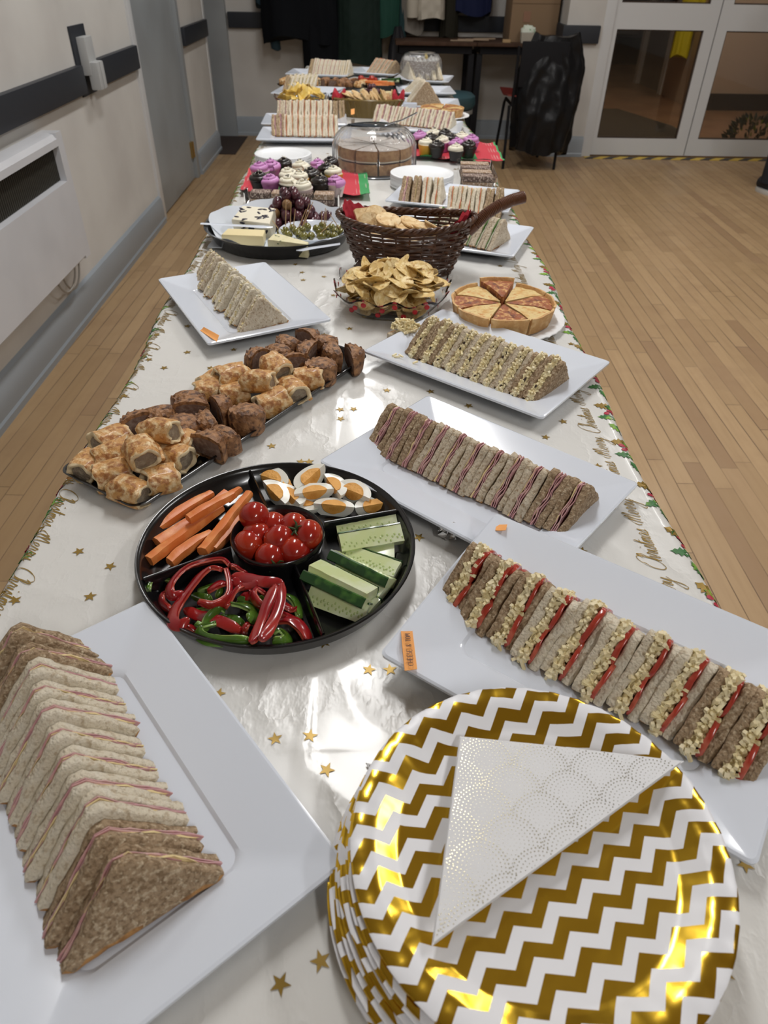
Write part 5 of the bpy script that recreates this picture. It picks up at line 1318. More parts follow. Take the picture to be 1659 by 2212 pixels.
for i in range(NS):
    a = 2 * pi * i / NS; m.tube([(bask_r(f)[0] * cos(a), bask_r(f)[1] * sin(a), .002 + (HB + rimz(a)) * f) for f in (0, .33, .66, 1)], .0022, 6)
m.build('stakes', M_wick, t)
MB().lathe([(.1, 0), (.1, .003)], 48, sy=.55).build('base', M_wick, t)
m = MB()
for j in range(3):
    m.tube([((bask_r(1)[0] + .001 + .0035 * cos(j * 2.1 + a * 18)) * cos(a), (bask_r(1)[1] + .001 + .0035 * cos(j * 2.1 + a * 18)) * sin(a), .004 + HB + rimz(a) + .0035 * sin(j * 2.1 + a * 18)) for a in [2 * pi * i / 300 for i in range(300)]], .0034, 7, closed=True)
m.build('braided_rim', M_wick, t)
hp_ = [Vector((.128, 0, .085)), Vector((.140, .0, .098)), Vector((.160, .006, .118)), Vector((.185, .012, .134)), Vector((.210, .018, .144)), Vector((.232, .022, .150))]
m = MB().tube(hp_, [.008, .0095, .0098, .0096, .0092, .009], 14)
hd_ = m.build('handle', M_wickl, t); m = MB()
LN = 46
for i in range(LN):
    f = i / (LN - 1) * (len(hp_) - 1.001); k = int(f); p = hp_[k].lerp(hp_[k + 1], f - k); d = (hp_[k + 1] - hp_[k]).normalized(); s_ = d.cross(Vector((0, 1, 0))).normalized(); u_ = d.cross(s_)
    m.tube([p + d * (.002 * sin(a)) + (s_ * cos(a) + u_ * sin(a)) * .0102 for a in [2 * pi * j / 14 for j in range(14)]], .0019, 5, closed=True)
m.build('handle_binding', M_wickl, hd_)
M_rnap = mat('red_tissue', (.42, .012, .03), .7, bump=(60, .6, .004))
m = MB()
def drape(a0, a1, up):
    R = []
    for j in range(6):
        g_ = j / 5; R.append([((bask_r(1)[0] - .008 - .022 * g_) * cos(a), (bask_r(1)[1] - .006 - .018 * g_) * sin(a), HB + .006 + rimz(a) - .045 * g_ + up * (1 - g_) * (1 - abs((a - a0) / (a1 - a0) - .5) * 2) + .003 * sin(a * 26 + j)) for a in [a0 + (a1 - a0) * i / 24 for i in range(25)]])
    for rev in (0, 1):
        pass
    V = [p for r_ in R for p in r_] + [(p[0], p[1], p[2] + .0012) for r_ in R for p in r_]; n_ = 25; o_ = len(R) * n_
    F = []
    for j in range(len(R) - 1):
        for i in range(n_ - 1):
            F.append((j * n_ + i, j * n_ + i + 1, (j + 1) * n_ + i + 1, (j + 1) * n_ + i)); F.append(tuple(o_ + q for q in (j * n_ + i, (j + 1) * n_ + i, (j + 1) * n_ + i + 1, j * n_ + i + 1)))
    k0 = len(m.v); m.add(V, F)
drape(2.2, 3.6, .020); drape(-.75, .5, .012)
m.v = m.v; nap = m.build('paper_napkin', M_rnap); nap.location = (BX, BY, TZ + .003); nap.rotation_euler = (0, 0, radians(-7)); tag(nap, 'red paper napkin lining the dark wicker basket', 'napkin')
M_crk = mat('cracker', (.66, .44, .20), .6, mix=[(70, (.78, .60, .34), .4, .6, 2), (140, (.42, .20, .06), .60, .72, 2)], bump=(160, .5, .002))
def cracker_mesh(r=.026, square=False, name='cracker', M=M_crk):
    if square: m = MB().loft([rrect(r * .9, r * .9, .006, z_) for z_ in (0, .0008, .0028, .0036)])
    else: m = MB().lathe([(r * .02, 0), (r * .97, 0), (r, .001), (r, .0026), (r * .97, .0036), (r * .02, .0036)], 36, wob=lambda a, z: .012 * sin(18 * a))
    return m.disp(.0006, 80, 3).build(name, M, auto=radians(50))
ckA, ckB = cracker_mesh(), cracker_mesh(.028, True)
cr_l = [(-.085, .012, .100, (1.0, .1, .9), 1, 'square, standing at the left end'), (-.072, -.006, .098, (.9, -.3, .6), 0, 'oval, leaning left of the middle'), (-.062, .020, .106, (.7, .3, .3), 0, 'oval, behind the flat round one'), (-.036, -.006, .108, (.25, .1, .2), 0, 'round and flat on top'), (-.05, -.020, .092, (.2, -.2, .5), 1, 'square, under the round one at the front'), (.000, -.015, .094, (.1, .45, .1), 0, 'below the top round one'), (.01, .015, .098, (.1, .3, .1), 0, 'behind the middle of the basket'),
        (.035, .010, .094, (0, .15, .4), 0, 'flat at the right back'), (.035, -.018, .092, (.2, -.4, .3), 0, 'slanting at the right front'), (.060, .0, .096, (.2, .5, .9), 0, 'near the handle'), (.07, -.02, .092, (-.1, -.5, .2), 0, 'against the red napkin by the handle'), (-.02, .028, .092, (-.3, .1, .2), 0, 'by the back rim'), (-.015, -.03, .086, (.3, .2, .1), 1, 'square, low at the front'), (.02, -.035, .082, (.4, .1, .1), 0, 'low at the front rim')]
Mb = Matrix.Translation((BX, BY, TZ)) @ Matrix.Rotation(radians(-7), 4, 'Z'); seen = set()
for (x, y, z, r_, sq_, lab) in cr_l:
    src = ckB if sq_ else ckA
    if sq_ in seen: o = src.copy(); C.objects.link(o)
    else: o = src; seen.add(sq_)
    o.matrix_world = Mb @ Matrix.Translation((x, y, z - .004)) @ Euler(r_).to_matrix().to_4x4(); tag(o, 'cracker in the wicker basket, ' + lab, 'cracker', 'crackers in the wicker basket')
# ================================================================ cheese board
BCX, BCY, BR = -.208, 1.672, .172
t = thing('cheese_tray', 'round black plastic tray lined with white paper, holding cheese, grapes and olives', 'tray', (BCX, BCY, TZ + .002))
MB().lathe([(.02, 0), (BR - .035, 0), (BR - .02, .004), (BR - .008, .030), (BR - .001, .0345), (BR, .037), (BR - .008, .0345), (BR - .022, .008), (BR - .036, .0035), (.02, .003)], 72, wob=lambda a, z: .010 * abs(sin(4 * a)) * (z / .025)).build('tray_base', M_blk, t, auto=radians(60))
m = MB(); n = 90; R = []
for (f, z_) in ((.03, .0045), (.55, .0045), (.78, .006), (.86, .022), (.955, .040)):
    R.append([(BR * f * cos(a) * (1 + .02 * sin(7 * a) - .09 * max(0, -sin(a)) ** .7), BR * f * sin(a) * (1 + .02 * sin(7 * a) - .09 * max(0, -sin(a)) ** .7), z_ + (.010 * max(0, sin(a)) + .006 * sin(5 * a) + .003 * sin(13 * a)) * (f > .8) * (f - .7) * 3 - (.018 * max(0, -sin(a)) if f > .84 else 0)) for a in [2 * pi * i / n for i in range(n)]])
R2 = [[(x, y, z + .0008) for x, y, z in r_] for r_ in R[::-1]]
MB().loft(R + R2).build('paper_liner', mat('tissue_liner', (.62, .66, .72), .6), t)
def cheese(label, c_, rz, poly, h, M, spots=None, z0=.008, tilt=(0, 0)):
    rt_ = thing('cheese_wedge', label, 'cheese', (c_.x, c_.y, TZ + z0), rz, None, rot=(tilt[0], tilt[1], rz)); n_ = len(poly)
    def rg(s_, z_): return [(x * s_, y * s_, z_) for x, y in poly]
    MB().loft([rg(.97, 0), rg(1, .002), rg(1.005, h * .5), rg(1, h - .002), rg(.97, h)]).disp(.0008, 60, 3).build('body', M, rt_, auto=radians(30), bevel=.0008)
    if spots:
        m = MB(); rr = random.Random(3)
        for i in range(spots[0]):
            x0, x1 = min(p[0] for p in poly), max(p[0] for p in poly); y0, y1 = min(p[1] for p in poly), max(p[1] for p in poly)
            k0 = len(m.v); m.sphere((0, 0, 0), spots[1], 8, 5, sc=(1.7, .7, .25))
            if i % 3: Mx = Matrix.Translation((rr.uniform(x0 + .006, x1 - .008), rr.uniform(y0 + .006, y1 - .006), h))
            else: Mx = Matrix.Translation((rr.uniform(x0 + .01, x1 - .01), y0, rr.uniform(.005, h - .004))) @ Matrix.Rotation(pi / 2, 4, 'X')
            m.xf(Mx @ Matrix.Rotation(rr.uniform(-.9, .9), 4, 'Z'), k0)
        m.build('fruit_pieces', spots[2], rt_)
    return rt_
M_ch1 = mat('white_cheese', (.80, .75, .60), .5); M_ch2 = mat('yellow_cheese', (.80, .68, .38), .45, coat=.1); M_ch3 = mat('herb_cheese', (.72, .66, .42), .5, mix=[(70, (.62, .58, .32), .5, .7, 2)])
p = P(553, 470, .79); cheese('white cheese wedge studded with dark berries at the back left of the black tray', p, radians(-14), [(-.045, -.030), (.050, -.034), (.040, .034), (-.040, .032)], .044, M_ch1, (34, .0042, mat('dark_berry', (.012, .008, .02), .4)), tilt=(.25, 0))
p = P(528, 508, .78); cheese('plain yellow rectangular cheese block at the front left of the black tray', p, radians(-4), [(-.047, -.020), (.047, -.022), (.043, .024), (-.043, .026)], .022, M_ch2, None, .014)
p = P(622, 530, .775); cheese('herb-flecked wedge of cheese at the front of the black tray', p, radians(-12), [(-.042, -.012), (.052, -.022), (.050, -.006), (-.030, .034), (-.042, .030)], .030, M_ch3, (9, .0018, mat('herb_fleck', (.05, .10, .03), .6)), .008)
t = MB().loft([rrect(.075, .032, .004, z_) for z_ in (0, .002)]).disp(.002, 20, 2).build('cheese_wrapper', mat('wrapper', (.66, .72, .80), .35)); p = P(525, 518, .768); t.location = (p.x, p.y, TZ + .008); t.rotation_euler = (0, 0, -.06); tag(t, 'pale blue-white plastic wrapper under the yellow cheese', 'wrapper')
# plastic knives
def knife(label, a, b, z0, z1, name='plastic_knife', M=None, L=None):
    pa, pb = P(*a, z0), P(*b, z1); rt_ = thing(name, label, 'knife', (pa + pb) / 2); d = (pb - pa); l = d.length; d.normalize(); s_ = Vector((-d.y, d.x, 0)).normalized()
    def seg(f0, f1, w0, w1, nm, M_):
        R = []
        for i in range(7):
            f = f0 + (f1 - f0) * i / 6; w_ = w0 + (w1 - w0) * i / 6; c_ = d * (l * (f - .5))
            R.append([c_ + s_ * w_ + Vector((0, 0, .001)), c_ + s_ * w_ * .6 + Vector((0, 0, .0025)), c_ - s_ * w_ * .6 + Vector((0, 0, .0025)), c_ - s_ * w_ + Vector((0, 0, .001)), c_])
        MB().loft(R).build(nm, M_, rt_)
    seg(0, .5, .006, .0075, 'handle', M or M_plat); seg(.5, .85, .0065, .011, 'blade', M or M_plat); seg(.85, 1, .011, .003, 'tip', M or M_plat); return rt_
knife('white plastic knife resting across the left rim of the black cheese tray', (434, 484), (590, 492), .79, .785)
knife('white plastic knife lying at the front right of the black cheese tray', (735, 528), (640, 542), .792, .778)
# olives
pd = P(674, 492, .785); DR = .077
t = thing('olive_dish', 'small round white dish of green olives on the black cheese tray', 'dish', (pd.x, pd.y, TZ + .0075))
MB().lathe([(.02, 0), (DR - .018, 0), (DR - .004, .016), (DR, .022), (DR - .001, .0235), (DR - .004, .022), (DR - .010, .012), (DR - .022, .004), (.02, .003)], 56).build('dish_body', M_plat, t, auto=radians(60))
M_ol = mat('green_olive', (.15, .135, .022), .22, coat=.4); M_hole = mat('olive_hole', (.02, .018, .008), .6)
def make_olive():
    rt_ = thing('green_olive', 'x', 'olive'); MB().sphere((0, 0, 0), .0088, 16, 12, sc=(1.22, 1, 1)).build('flesh', M_ol, rt_); MB().sphere((.0098, 0, 0), .0030, 10, 6, sc=(.4, 1, 1)).build('stone_hole', M_hole, rt_); return rt_
PO = Proto(make_olive())
ol = [(615, 498), (622, 507), (640, 500), (632, 493), (646, 507), (652, 497), (664, 490), (657, 511), (684, 494), (690, 501), (697, 487), (704, 496), (716, 492), (724, 500), (733, 494), (738, 502), (722, 510), (708, 506), (742, 488), (672, 510), (694, 511), (606, 503)]
for i, (u, v) in enumerate(ol):
    o = PO.get(); p = P(u, v, TZ + .0075 + .014 + .003 * (i % 3)); place(o, p, (0, U(-.3, .3), U(0, 6.3))); o['label'] = 'shiny green olive in the white dish on the cheese tray'; o['group'] = 'green olives'
M_stk = mat('cocktail_stick_wood', (.55, .36, .18), .6)
sk = [((617, 487), (618, 432)), ((627, 491), (629, 436)), ((634, 489), (638, 452)), ((643, 496), (661, 452)), ((652, 493), (668, 440)), ((656, 486), (676, 436)), ((695, 483), (695, 455)), ((704, 482), (705, 452)), ((733, 494), (713, 463)), ((688, 508), (719, 478)), ((700, 492), (703, 449)), ((763, 455), (786, 453)), ((757, 462), (762, 447)), ((601, 494), (588, 476))]
for i, (a, b) in enumerate(sk):
    pa = P(*a, TZ + .03); pb = P(*b, TZ + .03); h_ = min(.055, max(.01, (a[1] - b[1]) * .0009)); 
    pb = PY(b[0], b[1], pa.y + .004)
    d = (pb - pa); d = d.normalized() * min(d.length, .062)
    o = MB().tube([(0, 0, 0), tuple(d)], [.0011, .0007], 6).build('cocktail_stick', M_stk); o.location = pa; tag(o, 'thin wooden cocktail stick %s' % ('stuck among the green olives' if i not in (11, 12, 13) else ['resting on the rim between tray and basket', 'leaning by the basket rim', 'lying by the left of the olive dish'][i - 11]), 'cocktail stick', 'cocktail sticks in the olives' if i not in (11, 12, 13) else None)
# grapes
M_gr = mat('red_grape', (.055, .012, .022), .28, coat=.25, mix=[(60, (.12, .035, .045), .45, .7, 2)]); M_grg = mat('tan_grape', (.22, .12, .05), .3)
M_stem = mat('grape_stem', (.12, .09, .03), .6)
def make_grape(M=M_gr): return MB().sphere((0, 0, 0), .0118, 18, 12, sc=(1, 1, 1.12)).build('grape', M)
g0 = make_grape(); gt = make_grape(M_grg); first = [True, True]
gp = []
gc = P(628, 470, .78)
for lvl, (nn, rad, z_) in enumerate(((12, .060, .020), (8, .036, .022), (10, .048, .040), (6, .024, .042), (7, .034, .060), (2, .010, .062), (4, .018, .080))):
    for i in range(nn):
        a = 2 * pi * i / nn + lvl * .7; gp.append((gc.x + rad * cos(a) + U(-.003, .003), gc.y + .016 + rad * .8 * sin(a), TZ + z_ + U(-.003, .003)))
for i in range(8): gp.append((gc.x + .075 + .016 * (i % 4), gc.y + .03 + .018 * (i // 4), TZ + .020 + .004 * (i % 2)))
for i, q_ in enumerate(gp):
    s_ = gt if i in (24, 38) else g0; k = 1 if s_ is gt else 0
    if first[k]: o = s_; first[k] = False
    else: o = s_.copy(); C.objects.link(o)
    o.location = q_; o.rotation_euler = (U(-.8, .8), U(-.8, .8), 0); tag(o, ('dark red grape in the bunch at the back of the cheese tray' if not k else 'tan grape among the dark ones on the cheese tray'), 'grape', 'dark red grapes' if not k else 'tan grapes')
# ================================================================ right-hand platters
platter(.228, 1.985, radians(-17), 'white platter behind the basket under salmon and tuna sandwiches')
ks = [('ham_thick', 'brown')] + [('plain', 'brown')] + [('salmon', 'white')] * 2
row(ks, P(868, 446, .757), P(940, 452, .757), .112, '{bread}-bread sandwich, {pos} of the left group behind the basket', 'sandwiches behind the basket, left group', lean=lambda f: -.05 + .14 * f, H=.066)
ks = [('salmon', 'white')] * 4 + [('plain', 'brown')] * 2
row(ks, P(972, 470, .757), P(1070, 478, .757), .112, '{bread}-bread sandwich, {pos} of the right group behind the basket', 'sandwiches behind the basket, right group', lean=lambda f: .02, H=.066)
platter(.200, 1.662, radians(-22), 'white platter right of the basket under salad sandwiches')
ks = [('salad', 'white')] * 4 + [('salad', 'oat')] * 3
row(ks, P(925, 518, .757), P(1046, 546, .757), .110, '{bread}-bread salad sandwich, {pos} of the row right of the basket', 'salad sandwiches', lean=lambda f: -.08, H=.064)
# ================================================================ plate stacks
def plate_stack(c_, r_, n_, where, grp):
    src = None
    for i in range(n_):
        if src is None: src = MB().lathe(plate_prof(r_, .010, .0016), 64).build('paper_plate', mat('white_foam', (.80, .82, .84), .4), auto=radians(60)); o = src
        else: o = src.copy(); C.objects.link(o)
        o.location = (c_.x + U(-.001, .001), c_.y + U(-.001, .001), TZ + .002 + i * .0030); o['label'] = 'plain white plate, %s of the stack %s' % ('topmost' if i == n_ - 1 else ('lowest' if i == 0 else ORD[i] + ' from the bottom'), where); o['category'] = 'plate'; o['group'] = grp
plate_stack(P(912, 372, .792), .0915, 11, 'beside the domed cake', 'white plates by the domed cake')
plate_stack(P(612, 336, .775), .090, 8, 'behind the left cupcakes', 'white plates behind the left cupcakes')
# ================================================================ cut cake below a clear dome
CCX, CCY = .014, 2.375
M_spg = mat('sponge', (.42, .22, .09), .8, mix=[(60, (.55, .33, .15), .45, .65, 3), (30, (.25, .11, .04), .55, .72, 2)], bump=(150, .6, .003)); M_crm2 = mat('cream_filling', (.80, .74, .60), .5); M_sug = mat('icing_sugar', (.72, .66, .60), .8, mix=[(60, (.42, .26, .14), .55, .7, 3)]); M_jam = mat('dark_jam', (.05, .012, .01), .3)
def cake_slice():
    rt_ = thing('cake_slice', 'x', 'cake'); hw = pi / 10 - .02; K = 8; R0 = .113
    def lay(z0, z1, M, nm, r_=R0):
        prof = [(.006, z0), (r_, z0), (r_ + .001, (z0 + z1) / 2), (r_ - .002, z1), (.006, z1)]
        MB().loft([[(q_ * cos(a), q_ * sin(a), z_) for q_, z_ in prof] for a in [-hw + 2 * hw * k / K for k in range(K + 1)]]).disp(.0012, 60, z0 * 100).build(nm, M, rt_, auto=radians(50))
    lay(0, .030, M_spg, 'sponge'); lay(.030, .034, M_jam, 'jam_layer', R0 * .985); lay(.034, .038, M_crm2, 'cream_layer', R0 * 1.0); lay(.038, .066, M_spg, 'sponge'); lay(.066, .0675, M_sug, 'sugar_top', R0 * .98)
    return rt_
PC = Proto(cake_slice())
for i in range(10):
    a = 2 * pi * i / 10 + .1; o = PC.get(); place(o, (CCX + .0025 * cos(a), CCY + .0025 * sin(a), TZ + .007), (0, 0, a)); o['label'] = 'slice of two-layer sponge cake under the near clear dome'; o['group'] = 'cake slices under the near dome'
t = thing('cake_dome', 'clear ribbed plastic cake dome over the sliced sponge, knife on its lid', 'cake dome', (CCX, CCY, TZ + .001))
def dome(t, r_, h, M):
    pr = [(r_ + .004, .004), (r_ + .001, .006), (r_ - .002, h * .6), (r_ - .010, h * .80), (r_ - .026, h * .95), (r_ - .040, h), (.02, h)]
    pi_ = [(q_ - .0012, z_ - .0012 if i > 2 else z_) for i, (q_, z_) in enumerate(pr)][::-1]
    m = MB().lathe(pr + pi_, 160, wob=lambda a, z:   .012 * sin(40 * a) if .01 < z < h * .93 else 0); m.build('dome', M, t, auto=radians(60))
dome(t, .131, .118, M_dome)
MB().lathe([(.02, .001), (.134, .001), (.140, .004), (.138, .006), (.130, .0045), (.02, .0035)], 80).build('base_plate', mat('smoky_plastic', (.25, .26, .28), .1, alpha=.85), t)
M_kn = mat('steel_blade', (.45, .47, .50), .15, metal=1); M_kh = mat('navy_handle', (.010, .020, .035), .25)
zt = TZ + .122
t = thing('cake_knife', 'cake knife with dark blade and thin steel handle on the dome lid', 'knife', (CCX - .01, CCY - .005, zt), radians(-20))
MB().loft([[(-.075 + .1 * f, w_ * s_, z_) for s_, z_ in ((-1, 0), (1, 0), (1, .0016), (-1, .0016))] for f, w_ in ((0, .003), (.15, .014), (.6, .020), (.9, .016), (1, .006))]).build('blade', M_kh, t)
t2 = thing('cake_server', 'long thin steel utensil sticking up to the right from the dome lid', 'utensil', (CCX + .03, CCY - .002, zt), radians(12))
MB().tube([(0, 0, .003), (.06, .02, .012), (.11, .03, .030)], [.003, .0022, .0025], 8).build('handle', M_kn, t2); MB().loft([[(-.06 + .07 * f, w_ * s_, z_) for s_, z_ in ((-1, .0), (1, .0), (1, .0015), (-1, .0015))] for f, w_ in ((0, .004), (.3, .018), (.8, .016), (1, .004))]).build('blade', M_kn, t2)
# ================================================================ cupcakes
M_case = {'black': mat('black_case', (.010, .009, .010), .5), 'pink': mat('pink_case', (.50, .16, .42), .6), 'yellow': mat('yellow_case', (.72, .36, .04), .6), 'white': mat('pale_case', (.66, .56, .56), .6)}
M_ice = {'pink': mat('pink_icing', (.56, .24, .52), .45, coat=.1), 'cream': mat('cream_icing', (.80, .76, .62), .45), 'black': mat('chocolate_icing', (.012, .007, .006), .35, coat=.2)}
M_spr = mat('chocolate_sprinkles', (.02, .01, .01), .4); M_sprw = mat('white_chocolate_stars', (.75, .7, .55), .5)
CUP = {}
def make_cupcake(ice, case, seed):
    rt_ = thing('cupcake', 'x', 'cupcake')
    MB().lathe([(.004, 0), (.0155, 0), (.0225, .026), (.0215, .026), (.004, .022)], 48, wob=lambda a, z: .035 * sin(24 * a)).build('paper_case', M_case[case], rt_, auto=radians(60))
    m = MB(); pts = []
    for i in range(70):
        f = i / 69; a = f * 2 * pi * 2.6; r_ = .0175 * (1 - f) ** .9 + .0005; pts.append((r_ * cos(a), r_ * sin(a), .028 + .017 * f))
    m.tube(pts, [.0078 * (1 - .72 * (i / 69)) for i in range(70)], 10); m.lathe([(.002, .022), (.0205, .024), (.021, .028), (.014, .034), (.002, .038)], 24); ic_ = m.disp(.0010, 80, seed).build('icing', M_ice[ice], rt_, auto=radians(70))
    s_ = MB(); rr = random.Random(seed)
    for i in range(14):
        a = rr.uniform(0, 6.3); r_ = rr.uniform(.002, .019); k0 = len(s_.v); s_.box(-.0018, .0018, -.0006, .0006, -.0006, .0006)
        s_.xf(Matrix.Translation((r_ * cos(a), r_ * sin(a), .0345 + (.019 - r_) * .75)) @ Euler((rr.uniform(-1, 1), rr.uniform(-1, 1), rr.uniform(0, 6))).to_matrix().to_4x4(), k0)
    s_.build('sprinkles', M_sprw if ice == 'black' else M_spr, ic_, smooth=False)['kind'] = 'stuff'
    return rt_
def cupcakes(lst, side, zc=.797):
    for i, (u, v, ice, case, lab) in enumerate(lst):
        k = (ice, case)
        if k not in CUP: CUP[k] = Proto(make_cupcake(ice, case, len(CUP) + 1))
        p = P(u, v, zc); o = CUP[k].get(); place(o, (p.x, p.y, TZ + .014), (U(-.08, .08), U(-.08, .08), U(0, 6)), U(1.10, 1.2)); nm = {'pink': 'pink-iced', 'cream': 'cream-iced', 'black': 'chocolate'}[ice]
        o['label'] = '%s cupcake in a %s case, %s of the %s tray' % (nm, 'dark' if case == 'black' else case, lab, side); o['group'] = 'cupcakes on the %s tray' % side
CL = [(586, 360, 'pink', 'pink', 'back left'), (562, 366, 'pink', 'white', 'left rim'), (615, 356, 'black', 'black', 'back row left'), (650, 362, 'cream', 'yellow', 'back middle'), (686, 358, 'pink', 'pink', 'back row'), (716, 352, 'black', 'black', 'back right corner'), (706, 366, 'black', 'black', 'behind the yellow ones'), (560, 386, 'black', 'black', 'front left'), (584, 390, 'pink', 'pink', 'front, second from the left'), (622, 375, 'cream', 'yellow', 'centre left'), (620, 394, 'cream', 'black', 'front middle'), (648, 382, 'cream', 'yellow', 'centre'), (672, 376, 'black', 'black', 'centre right'), (656, 402, 'cream', 'white', 'nearest'), (692, 396, 'black', 'black', 'front right'), (722, 374, 'cream', 'yellow', 'right'), (724, 396, 'pink', 'white', 'right rim, front')]
cupcakes(CL, 'left')
CRt = [(908, 298, 'pink', 'black', 'back left'), (938, 292, 'cream', 'black', 'back row left'), (932, 302, 'black', 'black', 'second row left'), (960, 293, 'black', 'black', 'back middle'), (919, 313, 'cream', 'yellow', 'front left'), (958, 306, 'cream', 'pink', 'middle'), (944, 317, 'black', 'black', 'front, second from the left'), (975, 302, 'black', 'black', 'centre right'), (998, 300, 'cream', 'yellow', 'back right'), (988, 312, 'pink', 'pink', 'right of the middle'), (985, 324, 'cream', 'black', 'nearest'), (1012, 318, 'black', 'black', 'front right'), (1018, 306, 'pink', 'pink', 'right rim')]
cupcakes(CRt, 'right', .794)
M_trs = mat('silver_tray', (.35, .36, .38), .25, metal=.9)
M_xn = mat('christmas_napkin', (.45, .03, .05), .75); q = NB(M_xn); xy = q.sep(q.coord())
band = q.mth('LESS_THAN', q.mth('ABSOLUTE', q.mth('SUBTRACT', q.mth('FRACT', q.mth('MULTIPLY', xy[0], 7.5)), .5)), .2); dots_ = q.mth('LESS_THAN', q.voro(q.coord(), 110, rand=0), .25)
cc_ = q.mixc(band, (.52, .03, .05), (.04, .30, .09)); q.set('Base Color', q.mixc(dots_, cc_, (.6, .5, .45)))
for (c_, a_, rz, side, ex) in (((-.205, 2.165, 0), (.150, .125), -.08, 'left', (.045, -.04)), ((.262, 2.62, 0), (.125, .12), -.15, 'right', (.05, -.05))):
    o = MB().loft([rrect(a_[0] * s_, a_[1] * s_, .02, z_) for s_, z_ in ((.94, 0), (1, .008), (1.005, .009), (.985, .0095), (.93, .003), (.3, .0025))]).build('cupcake_tray', M_trs, auto=radians(60)); o.location = (c_[0], c_[1], TZ + .002); o.rotation_euler = (0, 0, rz); tag(o, 'shallow silver tray under the %s cupcakes' % side, 'tray')
    N = 26; V = []; w_ = a_[0] * 1.03; h_ = a_[1] * 1.03
    for s_ in (0, 1):
        for i in range(N + 1):
            for j in range(N + 1):
                x = -w_ + 2 * w_ * i / N + ex[0] * (i / N) ** 2; y = -h_ + 2 * h_ * j / N + ex[1] * (1 - j / N) ** 2 * (i / N)
                e = max(abs(-w_ + 2 * w_ * i / N) / w_, abs(-h_ + 2 * h_ * j / N) / h_); z = .0095 + (.004 * sin(x * 70) + .003 * sin(y * 60 + x * 30)) * max(0, e - .8) * 5 * 1.0 + .002 + (.0 if s_ else -.001)
                V.append((x, y, z + max(0, e - .85) * .02))
    q0 = (N + 1) ** 2; F = []
    for i in range(N):
        for j in range(N):
            a = i * (N + 1) + j; F.append((a, a + 1, a + N + 2, a + N + 1)); F.append((q0 + a, q0 + a + N + 1, q0 + a + N + 2, q0 + a + 1))
    o = MB().add(V, F).build('christmas_napkin', M_xn); o.location = (c_[0], c_[1], TZ + .002); o.rotation_euler = (0, 0, rz + .12); tag(o, 'red and green dotted napkin spread under the %s cupcakes' % side, 'napkin')
# chocolate bars in clear boxes
M_bar = mat('chocolate_nut_bar', (.10, .055, .04), .6, mix=[(260, (.55, .45, .38), .52, .6, 3)], bump=(200, .8, .003)); M_bar2 = mat('tan_nut_bar', (.30, .19, .11), .6, mix=[(260, (.60, .50, .42), .5, .6, 3)], bump=(200, .8, .003))
def bar_box(c_, rz, a_, b_, nx, ny, nz, where, h=.034):
    t = thing('clear_box', 'clear plastic box of nutty chocolate bars ' + where, 'box', (c_[0], c_[1], TZ + .002), rz)
    R = [rrect(a_ * s_, b_ * s_, .006, z_) for s_, z_ in ((.95, 0), (1, .004), (1.01, h), (1.03, h + .001), (1.0, h - .001), (.985, .004), (.93, .0015))]
    MB().loft(R).build('box_body', M_clear, t, auto=radians(60))
    src = {}; Mx = Matrix.Translation((c_[0], c_[1], TZ)) @ Matrix.Rotation(rz, 4, 'Z'); wx, wy = a_ * 1.8 / nx, b_ * 1.8 / ny
    for k in range(nz):
        for i in range(nx):
            for j in range(ny):
                key = (i + j + k) % 2
                if key not in src: o = MB().box(-wx * .46, wx * .46, -wy * .40, wy * .40, 0, .0135).build('nut_bar', M_bar if key else M_bar2, bevel=.002); src[key] = o
                else: o = src[key].copy(); C.objects.link(o)
                o.matrix_world = Mx @ Matrix.Translation((-a_ * .9 + wx * (i + .5), -b_ * .9 + wy * (j + .5), .006 + k * .015)); tag(o, 'nutty chocolate bar, %s layer, box %s' % (('lower', 'upper')[k], where), 'chocolate bar', 'chocolate bars in the box ' + where)
bar_box((.318, 2.245), -.06, .052, .115, 1, 4, 2, 'beside the right plate stack')
bar_box((-.205, 1.96), -.05, .125, .030, 4, 1, 2, 'in front of the left cupcakes')
# ================================================================ far end of the buffet
platter(-.235, 2.795, radians(1), 'white platter under the front row of prawn sandwiches, beyond the left plates')
M_keep = M_ham
ks = [('ham_thick', 'brown')] * 2 + [('salmon', 'white')] * 9
row(ks, P(594, 298, .757), P(722, 300, .757), .110, '{bread}-bread sandwich, {pos} of the front far-left row', 'sandwiches of the front far-left row', lean=lambda f: .03, H=.070, jit=.002)
platter(-.255, 3.085, radians(2), 'white platter under the second far-left row, behind the prawn row')
ks = [('ham', 'oat')] * 2 + [('salmon', 'white')] * 7 + [('plain', 'brown')] * 2
row(ks, P(604, 262, .757), P(738, 264, .757), .110, '{bread}-bread sandwich, {pos} of the second far-left row', 'sandwiches of the second far-left row', lean=lambda f: .0, H=.070, jit=.002)
platter(.190, 2.99, radians(-9), 'white platter at the right under the long far row of ham sandwiches')
ks = [('ham_thick', 'white')] * 3 + [('ham', 'white')] * 5 + [('ham_thick', 'white')] * 4
row(ks, P(808, 268, .757), P(962, 284, .757), .100, '{bread}-bread ham sandwich, {pos} of the far right row', 'ham sandwiches of the far right row', lean=lambda f: .0, H=.064, jit=.002)
t, _ = note('orange paper flag standing at the corner of the second far-left platter', ((758, 236), (766, 236), (766, 248), (758, 248)), .79)
o = MB().loft([[(x_ * s_, y_ * s_, z_) for x_, y_ in ((-.03, -.02), (.03, -.02), (.03, .02), (-.03, .02))] for s_, z_ in ((.7, 0), (1, .035), (.95, .035), (.66, .003))]).build('white_tub', M_plat); p = P(885, 240, .757); o.location = (p.x, p.y, TZ + .002); tag(o, 'small white tub between the cracker basket and the far quiche', 'tub')
